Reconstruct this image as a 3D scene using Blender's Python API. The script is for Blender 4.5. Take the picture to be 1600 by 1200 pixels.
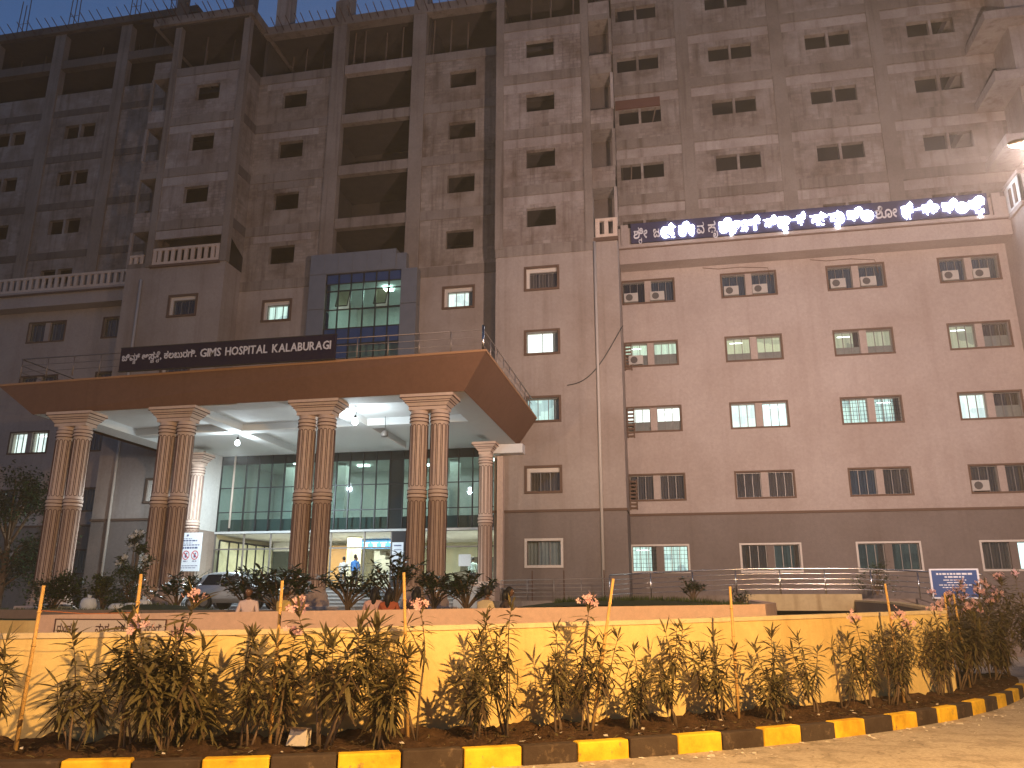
import bpy, bmesh, math, random
from mathutils import Vector, Matrix
R = math.radians
random.seed(7)
scene = bpy.context.scene
for o in list(bpy.data.objects): bpy.data.objects.remove(o)
C = scene.collection

# ------------------------------------------------------------------ camera
CAMZ = 1.65
cam = bpy.data.cameras.new('camera'); cam.sensor_fit = 'HORIZONTAL'; cam.sensor_width = 36.0
cam.lens = 36.0*1262/1600; cam.clip_start = .1; cam.clip_end = 2000
camo = bpy.data.objects.new('camera', cam); C.objects.link(camo)
camo.location = (0, 0, CAMZ)
PITCH, ROLL, YAW = R(15.55), R(0.12), R(-11.3)
F = Vector((math.sin(YAW)*math.cos(PITCH), math.cos(YAW)*math.cos(PITCH), math.sin(PITCH)))
RT = Vector((math.cos(YAW), -math.sin(YAW), 0)); UP = RT.cross(F)
R2 = RT*math.cos(ROLL)+UP*math.sin(ROLL); U2 = UP*math.cos(ROLL)-RT*math.sin(ROLL)
camo.rotation_euler = Matrix((R2, U2, -F)).transposed().to_euler()
scene.camera = camo

# ------------------------------------------------------------------ sky, dusk sun, exposure
world = bpy.data.worlds.new('World'); scene.world = world; world.use_nodes = True
wn = world.node_tree; bg = wn.nodes['Background']
sky = wn.nodes.new('ShaderNodeTexSky'); sky.sky_type = 'NISHITA'; sky.sun_disc = False
sky.sun_elevation = R(15); sky.sun_rotation = R(-17); sky.altitude = 400; sky.dust_density = .8; sky.ozone_density = 7.0
wn.links.new(sky.outputs['Color'], bg.inputs['Color']); bg.inputs['Strength'].default_value = .066
sd = bpy.data.lights.new('sun', 'SUN'); sd.energy = .012; sd.angle = R(12); sd.color = (1, .8, .66)
so = bpy.data.objects.new('sun', sd); C.objects.link(so); so.rotation_euler = (R(75), 0, R(197))
vs = scene.view_settings; vs.view_transform = 'Standard'; vs.look = 'None'; vs.exposure = 0; vs.gamma = 1; vs.use_curve_mapping = False
scene.render.engine = 'CYCLES'; cy = scene.cycles
cy.use_denoising = True; cy.max_bounces = 6; cy.diffuse_bounces = 3; cy.glossy_bounces = 3; cy.transparent_max_bounces = 8; cy.transmission_bounces = 3
cy.volume_bounces = 0; HAZE = .0011
cy.sample_clamp_indirect = 3.0; cy.caustics_reflective = False; cy.caustics_refractive = False

# ------------------------------------------------------------------ mesh helpers
class MB:
    def __init__(s): s.v = []; s.f = []; s.m = []
    def quad(s, a, b, c, d, m=0):
        n = len(s.v); s.v += [tuple(a), tuple(b), tuple(c), tuple(d)]; s.f.append((n, n+1, n+2, n+3)); s.m.append(m); return s
    def tri(s, a, b, c, m=0):
        n = len(s.v); s.v += [tuple(a), tuple(b), tuple(c)]; s.f.append((n, n+1, n+2)); s.m.append(m); return s
    def box(s, x0, x1, y0, y1, z0, z1, m=0):
        n = len(s.v)
        s.v += [(x, y, z) for z in (z0, z1) for y in (y0, y1) for x in (x0, x1)]
        for f in ((0, 2, 3, 1), (4, 5, 7, 6), (0, 1, 5, 4), (2, 6, 7, 3), (0, 4, 6, 2), (1, 3, 7, 5)):
            s.f.append(tuple(n+i for i in f)); s.m.append(m)
        return s
    def frustum(s, r0, z0, r1, z1, m=0):      # r = (x0,x1,y0,y1)
        n = len(s.v)
        for r, z in ((r0, z0), (r1, z1)): s.v += [(x, y, z) for y in (r[2], r[3]) for x in (r[0], r[1])]
        for f in ((0, 2, 3, 1), (4, 5, 7, 6), (0, 1, 5, 4), (2, 6, 7, 3), (0, 4, 6, 2), (1, 3, 7, 5)):
            s.f.append(tuple(n+i for i in f)); s.m.append(m)
        return s
    def tube(s, pts, r, n=6, m=0, cap=True):
        pts = [Vector(p) for p in pts]; rs = r if isinstance(r, (list, tuple)) else [r]*len(pts)
        base = len(s.v); prev = None
        for i, p in enumerate(pts):
            d = (pts[min(i+1, len(pts)-1)]-pts[max(i-1, 0)])
            if d.length < 1e-9: d = Vector((0, 0, 1))
            d.normalize()
            a = prev if prev is not None else (Vector((0, 0, 1)) if abs(d.z) < .9 else Vector((1, 0, 0)))
            u = (a-d*a.dot(d)); u.normalize(); w = d.cross(u); prev = u
            for k in range(n):
                t = 2*math.pi*k/n; s.v.append(tuple(p+(u*math.cos(t)+w*math.sin(t))*rs[i]))
        for i in range(len(pts)-1):
            for k in range(n):
                a = base+i*n+k; b = base+i*n+(k+1) % n; s.f.append((a, b, b+n, a+n)); s.m.append(m)
        if cap:
            s.f.append(tuple(base+k for k in reversed(range(n)))); s.m.append(m)
            s.f.append(tuple(base+(len(pts)-1)*n+k for k in range(n))); s.m.append(m)
        return s
    def lathe(s, prof, cx=0, cy_=0, n=24, m=0):
        base = len(s.v)
        for r, z in prof:
            for k in range(n):
                t = 2*math.pi*k/n; s.v.append((cx+r*math.cos(t), cy_+r*math.sin(t), z))
        for i in range(len(prof)-1):
            for k in range(n):
                a = base+i*n+k; b = base+i*n+(k+1) % n; s.f.append((a, b, b+n, a+n)); s.m.append(m)
        return s
    def prism(s, poly, axis, a0, a1, m=0):     # poly in the two other axes
        n = len(poly); base = len(s.v)
        for a in (a0, a1):
            for p in poly:
                s.v.append((a, p[0], p[1]) if axis == 'x' else (p[0], a, p[1]) if axis == 'y' else (p[0], p[1], a))
        s.f.append(tuple(base+i for i in reversed(range(n)))); s.m.append(m)
        s.f.append(tuple(base+n+i for i in range(n))); s.m.append(m)
        for i in range(n):
            j = (i+1) % n; s.f.append((base+i, base+j, base+n+j, base+n+i)); s.m.append(m)
        return s
    def add(s, v, f, m=0):
        n = len(s.v); s.v += [tuple(p) for p in v]
        for q in f: s.f.append(tuple(n+i for i in q)); s.m.append(m)
        return s

ORG = {}
def org(o): return ORG.get(o.name, Vector((0, 0, 0)))
def link(name, data, parent=None, loc=None):
    o = bpy.data.objects.new(name, data); C.objects.link(o)
    p = org(parent) if parent else Vector((0, 0, 0))
    w = Vector(loc) if loc is not None else p
    if parent: o.parent = parent
    o.location = w-p; ORG[o.name] = w
    return o
def mesh(mb, mats, off=Vector((0, 0, 0)), smooth=False, fix=True):
    me = bpy.data.meshes.new('mesh'); off = Vector(off)
    me.from_pydata([tuple(Vector(v)-off) for v in mb.v], [], mb.f)
    for m in (mats if isinstance(mats, (list, tuple)) else [mats]): me.materials.append(m)
    me.polygons.foreach_set('material_index', mb.m)
    if fix:
        bm = bmesh.new(); bm.from_mesh(me); bmesh.ops.recalc_face_normals(bm, faces=bm.faces); bm.to_mesh(me); bm.free()
    if smooth: me.polygons.foreach_set('use_smooth', [True]*len(me.polygons))
    me.update(); return me
def part(name, mb, mats, parent=None, smooth=False, loc=None, fix=True):   # verts in world space
    w = Vector(loc) if loc is not None else (org(parent) if parent else Vector((0, 0, 0)))
    return link(name, mesh(mb, mats, w, smooth, fix), parent, w)
def inst(name, me, parent=None, loc=(0, 0, 0), rotz=0, scale=None, rot=None):
    o = link(name, me, parent, loc)
    if rotz: o.rotation_euler = (0, 0, rotz)
    if rot: o.rotation_euler = rot
    if scale: o.scale = scale if isinstance(scale, (tuple, list)) else (scale,)*3
    return o
def tag(o, label=None, cat=None, group=None, kind=None):
    if label: o['label'] = label
    if cat: o['category'] = cat
    if group: o['group'] = group
    if kind: o['kind'] = kind
    return o
def thing(name, label, cat, loc=(0, 0, 0), group=None):
    return tag(link(name, None, None, loc), label, cat, group)
def bevel(o, w=.02, seg=1):
    m = o.modifiers.new('bevel', 'BEVEL'); m.width = w; m.segments = seg; m.limit_method = 'ANGLE'; return o

# ------------------------------------------------------------------ materials
def nodes(name):
    m = bpy.data.materials.new(name); m.use_nodes = True; t = m.node_tree
    return m, t, t.nodes, t.links, t.nodes['Principled BSDF']
def plain(name, col, rough=.7, metal=0, spec=.3, bump=0, scale=30, var=.15):
    m, t, N, L, B = nodes(name); B.inputs['Roughness'].default_value = rough; B.inputs['Metallic'].default_value = metal
    B.inputs['Specular IOR Level'].default_value = spec
    tc = N.new('ShaderNodeTexCoord'); no = N.new('ShaderNodeTexNoise'); no.inputs['Scale'].default_value = scale; no.inputs['Detail'].default_value = 5
    L.new(tc.outputs['Object'], no.inputs['Vector'])
    mx = N.new('ShaderNodeMix'); mx.data_type = 'RGBA'; mx.blend_type = 'MULTIPLY'; mx.inputs[0].default_value = 1
    rp = N.new('ShaderNodeMapRange'); rp.inputs[3].default_value = 1-var; rp.inputs[4].default_value = 1+var
    L.new(no.outputs['Fac'], rp.inputs[0]); mx.inputs[6].default_value = (*col, 1)
    cmb = N.new('ShaderNodeCombineColor')
    for i in range(3): L.new(rp.outputs[0], cmb.inputs[i])
    L.new(cmb.outputs[0], mx.inputs[7]); L.new(mx.outputs[2], B.inputs['Base Color'])
    if bump:
        b = N.new('ShaderNodeBump'); b.inputs['Strength'].default_value = bump; b.inputs['Distance'].default_value = .02
        L.new(no.outputs['Fac'], b.inputs['Height']); L.new(b.outputs[0], B.inputs['Normal'])
    return m
def ramp(N, stops):
    r = N.new('ShaderNodeValToRGB'); e = r.color_ramp.elements
    while len(e) < len(stops): e.new(.5)
    for i, (p, c) in enumerate(stops): e[i].position = p; e[i].color = (*c, 1) if len(c) == 3 else c
    return r
def mulc(N, L, a, b, fac=1.0):
    mx = N.new('ShaderNodeMix'); mx.data_type = 'RGBA'; mx.blend_type = 'MULTIPLY'; mx.inputs[0].default_value = fac
    L.new(a, mx.inputs[6]); L.new(b, mx.inputs[7]); return mx.outputs[2]
def mixc(N, L, fac, a, b):
    mx = N.new('ShaderNodeMix'); mx.data_type = 'RGBA'; L.new(fac, mx.inputs[0])
    for s, i in ((a, 6), (b, 7)):
        if isinstance(s, tuple): mx.inputs[i].default_value = (*s, 1)
        else: L.new(s, mx.inputs[i])
    return mx.outputs[2]
def noise(N, L, vec, scale, detail=5, rough=.55, mapping=None):
    n = N.new('ShaderNodeTexNoise'); n.inputs['Scale'].default_value = scale; n.inputs['Detail'].default_value = detail; n.inputs['Roughness'].default_value = rough
    if mapping:
        mp = N.new('ShaderNodeMapping'); mp.inputs['Scale'].default_value = mapping; L.new(vec, mp.inputs[0]); vec = mp.outputs[0]
    L.new(vec, n.inputs['Vector']); return n.outputs['Fac']
def geo_pos(N): return N.new('ShaderNodeNewGeometry').outputs['Position']

def plaster(name, col, stain=(.6, .55, .5), amount=.5, rough=.85, streak=.6):
    m, t, N, L, B = nodes(name); B.inputs['Roughness'].default_value = rough; B.inputs['Specular IOR Level'].default_value = .2
    P = geo_pos(N)
    r1 = ramp(N, [(.35, (1, 1, 1)), (.75, stain)]); L.new(noise(N, L, P, .35, 6), r1.inputs[0])
    r2 = ramp(N, [(.52, (1, 1, 1)), (.72, stain)]); L.new(noise(N, L, P, 1.0, 5, .6, (2.2, 2.2, .09)), r2.inputs[0])
    r3 = ramp(N, [(.3, (.9, .9, .9)), (.7, (1.06, 1.06, 1.06))]); L.new(noise(N, L, P, 7, 6, .65), r3.inputs[0])
    base = N.new('ShaderNodeRGB'); base.outputs[0].default_value = (*col, 1)
    c = mulc(N, L, base.outputs[0], r1.outputs[0], amount); c = mulc(N, L, c, r2.outputs[0], streak); c = mulc(N, L, c, r3.outputs[0], 1)
    L.new(c, B.inputs['Base Color'])
    b = N.new('ShaderNodeBump'); b.inputs['Strength'].default_value = .25; b.inputs['Distance'].default_value = .02
    L.new(noise(N, L, P, 18, 5), b.inputs['Height']); L.new(b.outputs[0], B.inputs['Normal'])
    return m
def blockwork(name, col, mort, bw=.42, bh=.2, patch=(.50, .42, .36)):
    m, t, N, L, B = nodes(name); B.inputs['Roughness'].default_value = .95; B.inputs['Specular IOR Level'].default_value = .1
    P = geo_pos(N); sx = N.new('ShaderNodeSeparateXYZ'); L.new(P, sx.inputs[0]); cb = N.new('ShaderNodeCombineXYZ')
    ad = N.new('ShaderNodeMath'); ad.operation = 'ADD'; L.new(sx.outputs[0], ad.inputs[0]); L.new(sx.outputs[1], ad.inputs[1])
    L.new(ad.outputs[0], cb.inputs[0]); L.new(sx.outputs[2], cb.inputs[1])
    br = N.new('ShaderNodeTexBrick'); br.inputs['Scale'].default_value = 1; br.inputs['Brick Width'].default_value = bw; br.inputs['Row Height'].default_value = bh
    br.inputs['Mortar Size'].default_value = .016; br.inputs['Mortar Smooth'].default_value = .3; br.inputs['Bias'].default_value = -.1
    br.inputs['Color1'].default_value = (*col, 1); br.inputs['Color2'].default_value = (*[c*.72 for c in col], 1); br.inputs['Mortar'].default_value = (*mort, 1)
    L.new(cb.outputs[0], br.inputs['Vector'])
    # smeared render over the courses, in patches
    sm = ramp(N, [(.42, (0, 0, 0)), (.56, (1, 1, 1))]); L.new(noise(N, L, P, .55, 5, .6, (.7, 1, 1.6)), sm.inputs[0])
    c = mixc(N, L, sm.outputs[0], br.outputs['Color'], tuple(x*.92 for x in col))
    r1 = ramp(N, [(.35, (1.1, 1.1, 1.1)), (.7, patch)]); L.new(noise(N, L, P, .5, 7, .62), r1.inputs[0])
    r2 = ramp(N, [(.5, (1, 1, 1)), (.72, (.5, .44, .4))]); L.new(noise(N, L, P, 1.4, 5, .6, (2, 2, .12)), r2.inputs[0])
    r3 = ramp(N, [(.3, (.9, .9, .9)), (.7, (1.06, 1.06, 1.06))]); L.new(noise(N, L, P, 5, 6, .7), r3.inputs[0])
    c = mulc(N, L, c, r1.outputs[0], .95); c = mulc(N, L, c, r2.outputs[0], .7); c = mulc(N, L, c, r3.outputs[0], 1)
    L.new(c, B.inputs['Base Color'])
    b = N.new('ShaderNodeBump'); b.inputs['Strength'].default_value = .3; b.inputs['Distance'].default_value = .02; b.invert = True
    L.new(br.outputs['Fac'], b.inputs['Height']); L.new(b.outputs[0], B.inputs['Normal'])
    return m
def glass(name, tint, refl=.12, rough=.03):
    m, t, N, L, B = nodes(name); N.remove(B); out = N['Material Output']
    tr = N.new('ShaderNodeBsdfTransparent'); tr.inputs[0].default_value = (*tint, 1)
    gl = N.new('ShaderNodeBsdfGlossy'); gl.inputs['Roughness'].default_value = rough; gl.inputs['Color'].default_value = (.9, .95, 1, 1)
    fr = N.new('ShaderNodeFresnel'); fr.inputs[0].default_value = 1.45
    mp = N.new('ShaderNodeMapRange'); mp.inputs[3].default_value = refl*.4; mp.inputs[4].default_value = refl*5; L.new(fr.outputs[0], mp.inputs[0])
    mx = N.new('ShaderNodeMixShader'); L.new(mp.outputs[0], mx.inputs[0]); L.new(tr.outputs[0], mx.inputs[1]); L.new(gl.outputs[0], mx.inputs[2])
    L.new(mx.outputs[0], out.inputs[0]); return m
def emit(name, col, strength, sample=True):
    m, t, N, L, B = nodes(name); N.remove(B); e = N.new('ShaderNodeEmission'); e.inputs[0].default_value = (*col, 1); e.inputs[1].default_value = strength
    L.new(e.outputs[0], N['Material Output'].inputs[0])
    if not sample: m.cycles.emission_sampling = 'NONE'
    return m
def litroom(name, col, strength, stripes=3.0, dark=.45, blocks=True):
    """light-filled room or drawn curtain seen through a window; lit windows give off light"""
    m, t, N, L, B = nodes(name); N.remove(B); e = N.new('ShaderNodeEmission')
    P = geo_pos(N)
    w = noise(N, L, P, stripes, 3, .5, (2.6, 1, .12)); r = ramp(N, [(.3, (dark, dark, dark)), (.55, (1, 1, 1)), (.8, (.8, .8, .8))]); L.new(w, r.inputs[0])
    base = N.new('ShaderNodeRGB'); base.outputs[0].default_value = (*col, 1)
    c = mulc(N, L, base.outputs[0], r.outputs[0])
    if blocks:
        v = N.new('ShaderNodeTexVoronoi'); v.distance = 'CHEBYCHEV'; v.inputs['Scale'].default_value = 1.4
        mp = N.new('ShaderNodeMapping'); mp.inputs['Scale'].default_value = (1, .2, 1.3); L.new(P, mp.inputs[0]); L.new(mp.outputs[0], v.inputs['Vector'])
        sp = N.new('ShaderNodeSeparateColor'); L.new(v.outputs['Color'], sp.inputs[0])
        r2 = ramp(N, [(.0, (.55, .55, .6)), (.35, (1, 1, 1)), (1, (1.05, 1.05, 1))]); L.new(sp.outputs[0], r2.inputs[0]); c = mulc(N, L, c, r2.outputs[0], .8)
    L.new(c, e.inputs[0]); e.inputs[1].default_value = strength; L.new(e.outputs[0], N['Material Output'].inputs[0])
    m.cycles.emission_sampling = 'NONE'; return m

M = {}
M['wall_up'] = plaster('painted_plaster_beige', (.435, .36, .32), (.74, .68, .64), .7, .85, .28)
M['wall_low'] = plaster('painted_plaster_brown', (.215, .175, .155), (.72, .67, .63), .7, .85, .3)
M['wall_ctr'] = plaster('painted_plaster_warm_grey', (.385, .32, .28), (.62, .55, .5), .7, .85, .4)
M['white_wall'] = plaster('white_paint', (.72, .72, .70), (.8, .78, .75), .3, .8, .3)
M['trim'] = plain('brown_trim_paint', (.13, .075, .05), .7)
M['trim_lt'] = plain('cream_frame_paint', (.62, .55, .48), .6)
M['concrete'] = plaster('raw_concrete', (.285, .235, .20), (.5, .44, .4), .8, .95, .8)
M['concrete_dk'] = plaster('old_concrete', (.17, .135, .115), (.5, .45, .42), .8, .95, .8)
M['strip'] = plaster('pale_render', (.42, .36, .325), (.5, .42, .38), .8, .95, .6)
M['block_t'] = blockwork('blockwork_pale', (.40, .34, .305), (.27, .225, .20))
M['block_r'] = blockwork('blockwork_tan', (.345, .285, .24), (.26, .21, .175))
M['block_w'] = blockwork('blockwork_grey', (.355, .30, .265), (.285, .235, .205))
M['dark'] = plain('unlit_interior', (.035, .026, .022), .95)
M['conc_shade'] = plain('shade_dark_concrete', (.07, .055, .046), .95, scale=2, var=.3)  # bare concrete darkened in colour to stand in for shade inside the storeys
M['fascia'] = plaster('fascia_brown_paint', (.20, .105, .068), (.75, .7, .65), .4, .7, .3)
M['lip'] = plain('fascia_edge_paint', (.42, .23, .12), .7)
M['soffit'] = plain('white_soffit_paint', (.78, .78, .76), .8, var=.06, scale=3)
M['col'] = plaster('column_paint_peach', (.70, .55, .46), (.8, .74, .7), .4, .75, .3)
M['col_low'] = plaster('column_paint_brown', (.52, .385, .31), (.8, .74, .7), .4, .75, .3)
M['groove'] = plain('column_line_paint', (.09, .035, .025), .8)
M['clad'] = plain('grey_cladding_panel', (.20, .20, .205), .35, .3, .4, scale=2)
M['alum'] = plain('aluminium_frame', (.22, .20, .185), .5, .4)
M['mull'] = plain('dark_mullion', (.03, .035, .04), .4, .5)
M['steel'] = plain('stainless_steel', (.62, .60, .57), .22, 1, var=.05)
M['oldsteel'] = plain('weathered_steel_rail', (.32, .27, .24), .5, .7)
M['rust'] = plain('rusty_rebar', (.10, .05, .035), .9)
M['pipe'] = plain('pale_plastic_pipe', (.52, .46, .40), .6)
M['wood'] = plain('timber_pole', (.16, .11, .08), .9)
M['navy'] = plain('navy_sign_panel', (.014, .010, .034), .7, spec=.08)
M['navy2'] = plain('violet_sign_panel', (.045, .04, .085), .4)
M['letter'] = plain('silver_letter', (.62, .63, .70), .4)
M['letter_off'] = plain('unlit_letter_acrylic', (.70, .68, .70), .5)
M['led'] = emit('lit_led_letter', (.74, .85, 1.0), 34)
M['glass_dk'] = glass('window_glass', (.75, .8, .8), .10)
M['glass_gr'] = glass('green_tinted_glass', (.43, .57, .54), .10)
M['glass_bl'] = glass('green_blue_tinted_glass', (.50, .72, .66), .12)
M['glass_cl'] = glass('clear_glass', (.9, .95, .93), .08)
M['spandrel_bl'] = plain('blue_spandrel_glass', (.025, .055, .15), .12, 0, .5)
M['spandrel_gr'] = plain('dark_spandrel_glass', (.02, .028, .028), .1, 0, .6)
M['acwhite'] = plain('air_conditioner_casing', (.42, .39, .35), .6)
M['black'] = plain('black_plastic', (.02, .02, .02), .5)
M['yellow_wall'] = plaster('yellow_wall_paint', (.82, .61, .25), (.66, .54, .40), .75, .8, .6)
M['parapet'] = plaster('stained_cream_parapet', (.52, .41, .235), (.5, .42, .33), .9, .85, .9)
M['pink_wall'] = plaster('peach_wall_paint', (.74, .50, .36), (.8, .72, .66), .4, .8, .3)
M['cope'] = plaster('pale_coping', (.74, .58, .34), (.7, .64, .55), .5)
def worn(name, col, under, lo, hi):
    m, t, N, L, B = nodes(name); B.inputs['Roughness'].default_value = .85; B.inputs['Specular IOR Level'].default_value = .2
    P = geo_pos(N); r = ramp(N, [(lo, (0, 0, 0)), (hi, (1, 1, 1))]); L.new(noise(N, L, P, 7, 8, .72), r.inputs[0])
    r2 = ramp(N, [(.35, (.62, .55, .5)), (.6, (1, 1, 1))]); L.new(noise(N, L, P, 2.2, 6, .65), r2.inputs[0])
    c = mulc(N, L, mixc(N, L, r.outputs[0], col, under), r2.outputs[0]); L.new(c, B.inputs['Base Color'])
    b = N.new('ShaderNodeBump'); b.inputs['Strength'].default_value = .5; b.inputs['Distance'].default_value = .012; L.new(noise(N, L, P, 26, 6, .7), b.inputs['Height']); L.new(b.outputs[0], B.inputs['Normal']); return m
M['kerb_y'] = worn('kerb_yellow_paint', (.86, .53, .035), (.30, .20, .11), .60, .70)
M['kerb_b'] = worn('kerb_black_paint', (.07, .048, .034), (.20, .14, .09), .56, .70)
M['step'] = plain('pale_granite_step', (.48, .50, .50), .5, scale=12)
M['riser'] = plain('grey_riser', (.22, .23, .24), .6, scale=12)

# ------------------------------------------------------------------ ground: road, planting bed, forecourt, ramp
CX, CY, RK = -12.186, 27.29, 20.67     # the kerb runs on this circle round the forecourt garden
def ring(a, r): a = R(a); return (CX+r*math.cos(a), CY+r*math.sin(a))
def ground_mat():
    m, t, N, L, B = nodes('dusty_asphalt'); B.inputs['Roughness'].default_value = .9; B.inputs['Specular IOR Level'].default_value = .15
    P = geo_pos(N)
    r1 = ramp(N, [(.3, (.52, .43, .33)), (.6, (.43, .35, .265)), (.8, (.28, .22, .165))]); L.new(noise(N, L, P, .5, 7, .65), r1.inputs[0])
    r2 = ramp(N, [(.35, (.7, .7, .7)), (.65, (1.15, 1.15, 1.15))]); L.new(noise(N, L, P, 22, 8, .75), r2.inputs[0])
    r3 = ramp(N, [(.44, (.5, .48, .46)), (.5, (1, 1, 1)), (.56, (1, 1, 1))]); L.new(noise(N, L, P, 1.6, 9, .75), r3.inputs[0])
    vo = N.new('ShaderNodeTexVoronoi'); vo.feature = 'DISTANCE_TO_EDGE'; vo.inputs['Scale'].default_value = .55; vo.inputs['Randomness'].default_value = 1
    mpv = N.new('ShaderNodeMapping'); L.new(P, mpv.inputs[0]); nz = N.new('ShaderNodeTexNoise'); nz.inputs['Scale'].default_value = 2.5; L.new(P, nz.inputs['Vector'])
    av = N.new('ShaderNodeVectorMath'); av.operation = 'ADD'; L.new(P, av.inputs[0]); L.new(nz.outputs['Color'], av.inputs[1]); L.new(av.outputs[0], vo.inputs['Vector'])
    rc = ramp(N, [(.0, (.35, .33, .3)), (.012, (1, 1, 1))]); L.new(vo.outputs['Distance'], rc.inputs[0])
    c = mulc(N, L, r1.outputs[0], r2.outputs[0]); c = mulc(N, L, c, r3.outputs[0], .45); c = mulc(N, L, c, rc.outputs[0], .5); L.new(c, B.inputs['Base Color'])
    b = N.new('ShaderNodeBump'); b.inputs['Strength'].default_value = .5; b.inputs['Distance'].default_value = .015
    L.new(noise(N, L, P, 45, 6, .7), b.inputs['Height']); L.new(b.outputs[0], B.inputs['Normal']); return m
M['road'] = ground_mat()
def soil_mat():
    m, t, N, L, B = nodes('garden_soil'); B.inputs['Roughness'].default_value = 1; B.inputs['Specular IOR Level'].default_value = .05
    P = geo_pos(N); r1 = ramp(N, [(.3, (.035, .018, .01)), (.55, (.10, .055, .03)), (.75, (.18, .105, .06))]); L.new(noise(N, L, P, 5, 8, .75), r1.inputs[0])
    L.new(r1.outputs[0], B.inputs['Base Color'])
    b = N.new('ShaderNodeBump'); b.inputs['Strength'].default_value = 1; b.inputs['Distance'].default_value = .05
    L.new(noise(N, L, P, 14, 8, .8), b.inputs['Height']); L.new(b.outputs[0], B.inputs['Normal']); return m
M['soil'] = soil_mat()
M['pave'] = plaster('forecourt_concrete', (.22, .17, .145), (.7, .62, .58), .6)
M['grass'] = plain('lawn_turf', (.035, .05, .014), .95, bump=1, scale=25, var=.5)
M['grass_blade'] = plain('grass_blade', (.05, .075, .02), .8, scale=3, var=.4)

tag(part('road', MB().quad((-400, -300, 0), (400, -300, 0), (400, 500, 0), (-400, 500, 0)), M['road']), kind='structure')
# bed soil: uneven strip between kerb and wall
mb = MB(); A0, A1, NA = -82, -16, 180; NR = 9
rng = random.Random(3)
for i in range(NA+1):
    a = A0+(A1-A0)*i/NA
    for j in range(NR+1):
        r = RK-.14-(1.75)*j/NR; x, y = ring(a, r)
        z = .17+.05*math.sin(a*3.1+j)+rng.uniform(-.035, .035)+.06*(j/NR)
        if j == 0: z = .16
        mb.v.append((x, y, z))
for i in range(NA):
    for j in range(NR):
        p = i*(NR+1)+j; mb.f.append((p, p+1, p+NR+2, p+NR+1)); mb.m.append(0)
tag(part('planting_bed', mb, M['soil'], smooth=True), kind='structure')

# kerb: each painted stone a piece
kerb = tag(link('kerb', None, None, (*ring(-60, RK), 0)), kind='structure')
bl = .665; da = math.degrees(bl/RK)
a_ref = math.degrees(math.atan2(8.23-CY, -4.12-CX))      # joint where a yellow stone ends
for i in range(-5, 24):
    a0 = a_ref+i*da; a1 = a0+da-.045
    mb = MB(); h = .2+rng.uniform(-.008, .012); jr = rng.uniform(-.012, .012)
    for sgn in (0,):
        P = [(*ring(a0, RK+jr), 0), (*ring(a1, RK+jr), 0), (*ring(a1, RK-.16+jr), 0), (*ring(a0, RK-.16+jr), 0)]
        mb.v = [(p[0], p[1], -.05) for p in P]+[(p[0], p[1], h) for p in P]
        for f in ((0, 1, 5, 4), (1, 2, 6, 5), (2, 3, 7, 6), (3, 0, 4, 7), (4, 5, 6, 7)): mb.f.append(f); mb.m.append(0)
    bevel(part('kerb_stone', mb, M['kerb_b'] if i % 2 == 0 else M['kerb_y'], kerb), .018, 2)

# forecourt plate (raised site), sunken ramp between the two walls is simply the lower ground
RW = RK-1.5
mb = MB()
SITE = 1.62
mb.box(-60, 1.9, 19.4, 60, -.3, SITE-.02)
mb.box(1.9, 3.1, 34.2, 60, -.3, 2.05); mb.box(6.9, 40, 34.2, 60, -.3, 2.05); mb.box(3.1, 6.9, 34.32, 60, 1.7, 2.05)
tag(part('forecourt', mb, M['pave']), kind='structure')

# ------------------------------------------------------------------ yellow boundary wall following the kerb, and its return round the ramp
def strip_wall(pts, th, mats, name, label, cat, cope=.06, over=.015, z0=-.1):
    """pts: list of (x,y,ztop); th thickness to the left side"""
    o = thing(name, label, cat, (pts[0][0], pts[0][1], 0))
    f = MB(); c = MB(); n = len(pts); L_, Rr = [], []
    for i in range(n):
        p = Vector(pts[i][:2]); d = Vector(pts[min(i+1, n-1)][:2])-Vector(pts[max(i-1, 0)][:2]); d.normalize(); nn = Vector((-d.y, d.x))
        L_.append(p+nn*th); Rr.append(p)
        if i == 0: d0 = nn
    def band(mbx, A, B, lo, hi):
        b = len(mbx.v)
        for i in range(n):
            a_, b_ = A[i], B[i]; mbx.v += [(b_.x, b_.y, lo(i)), (b_.x, b_.y, hi(i)), (a_.x, a_.y, hi(i)), (a_.x, a_.y, lo(i))]
        for i in range(n-1):
            for k in range(4): mbx.f.append((b+4*i+k, b+4*i+(k+1) % 4, b+4*i+4+(k+1) % 4, b+4*i+4+k)); mbx.m.append(0)
        mbx.f.append((b, b+3, b+2, b+1)); mbx.m.append(0); e = b+4*(n-1); mbx.f.append((e, e+1, e+2, e+3)); mbx.m.append(0)
    band(f, L_, Rr, lambda i: z0, lambda i: pts[i][2]-cope)
    if cope:
        Lo = [l+(l-r).normalized()*over for l, r in zip(L_, Rr)]; Ro = [r+(r-l).normalized()*over for l, r in zip(L_, Rr)]
        band(c, Lo, Ro, lambda i: pts[i][2]-cope, lambda i: pts[i][2])
        part('coping', c, mats[1], o)
    part('wall_face', f, mats[0], o)
    return o
pts = []
for i in range(41):
    a = -92+(-31+92)*i/40; u = i/40
    r = RK-1.45+max(0, (a+46)/15)**2*.72
    x, y = ring(a, r); zt = 1.345+.30*max(0, min(1, (x+9)/14))**1.3
    pts.append((x, y, zt))
TIP = pts[-1]
strip_wall(pts, .23, (M['yellow_wall'], M['cope']), 'boundary_wall', 'long curved yellow boundary wall behind the flowering shrubs and striped kerb', 'wall')
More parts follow.
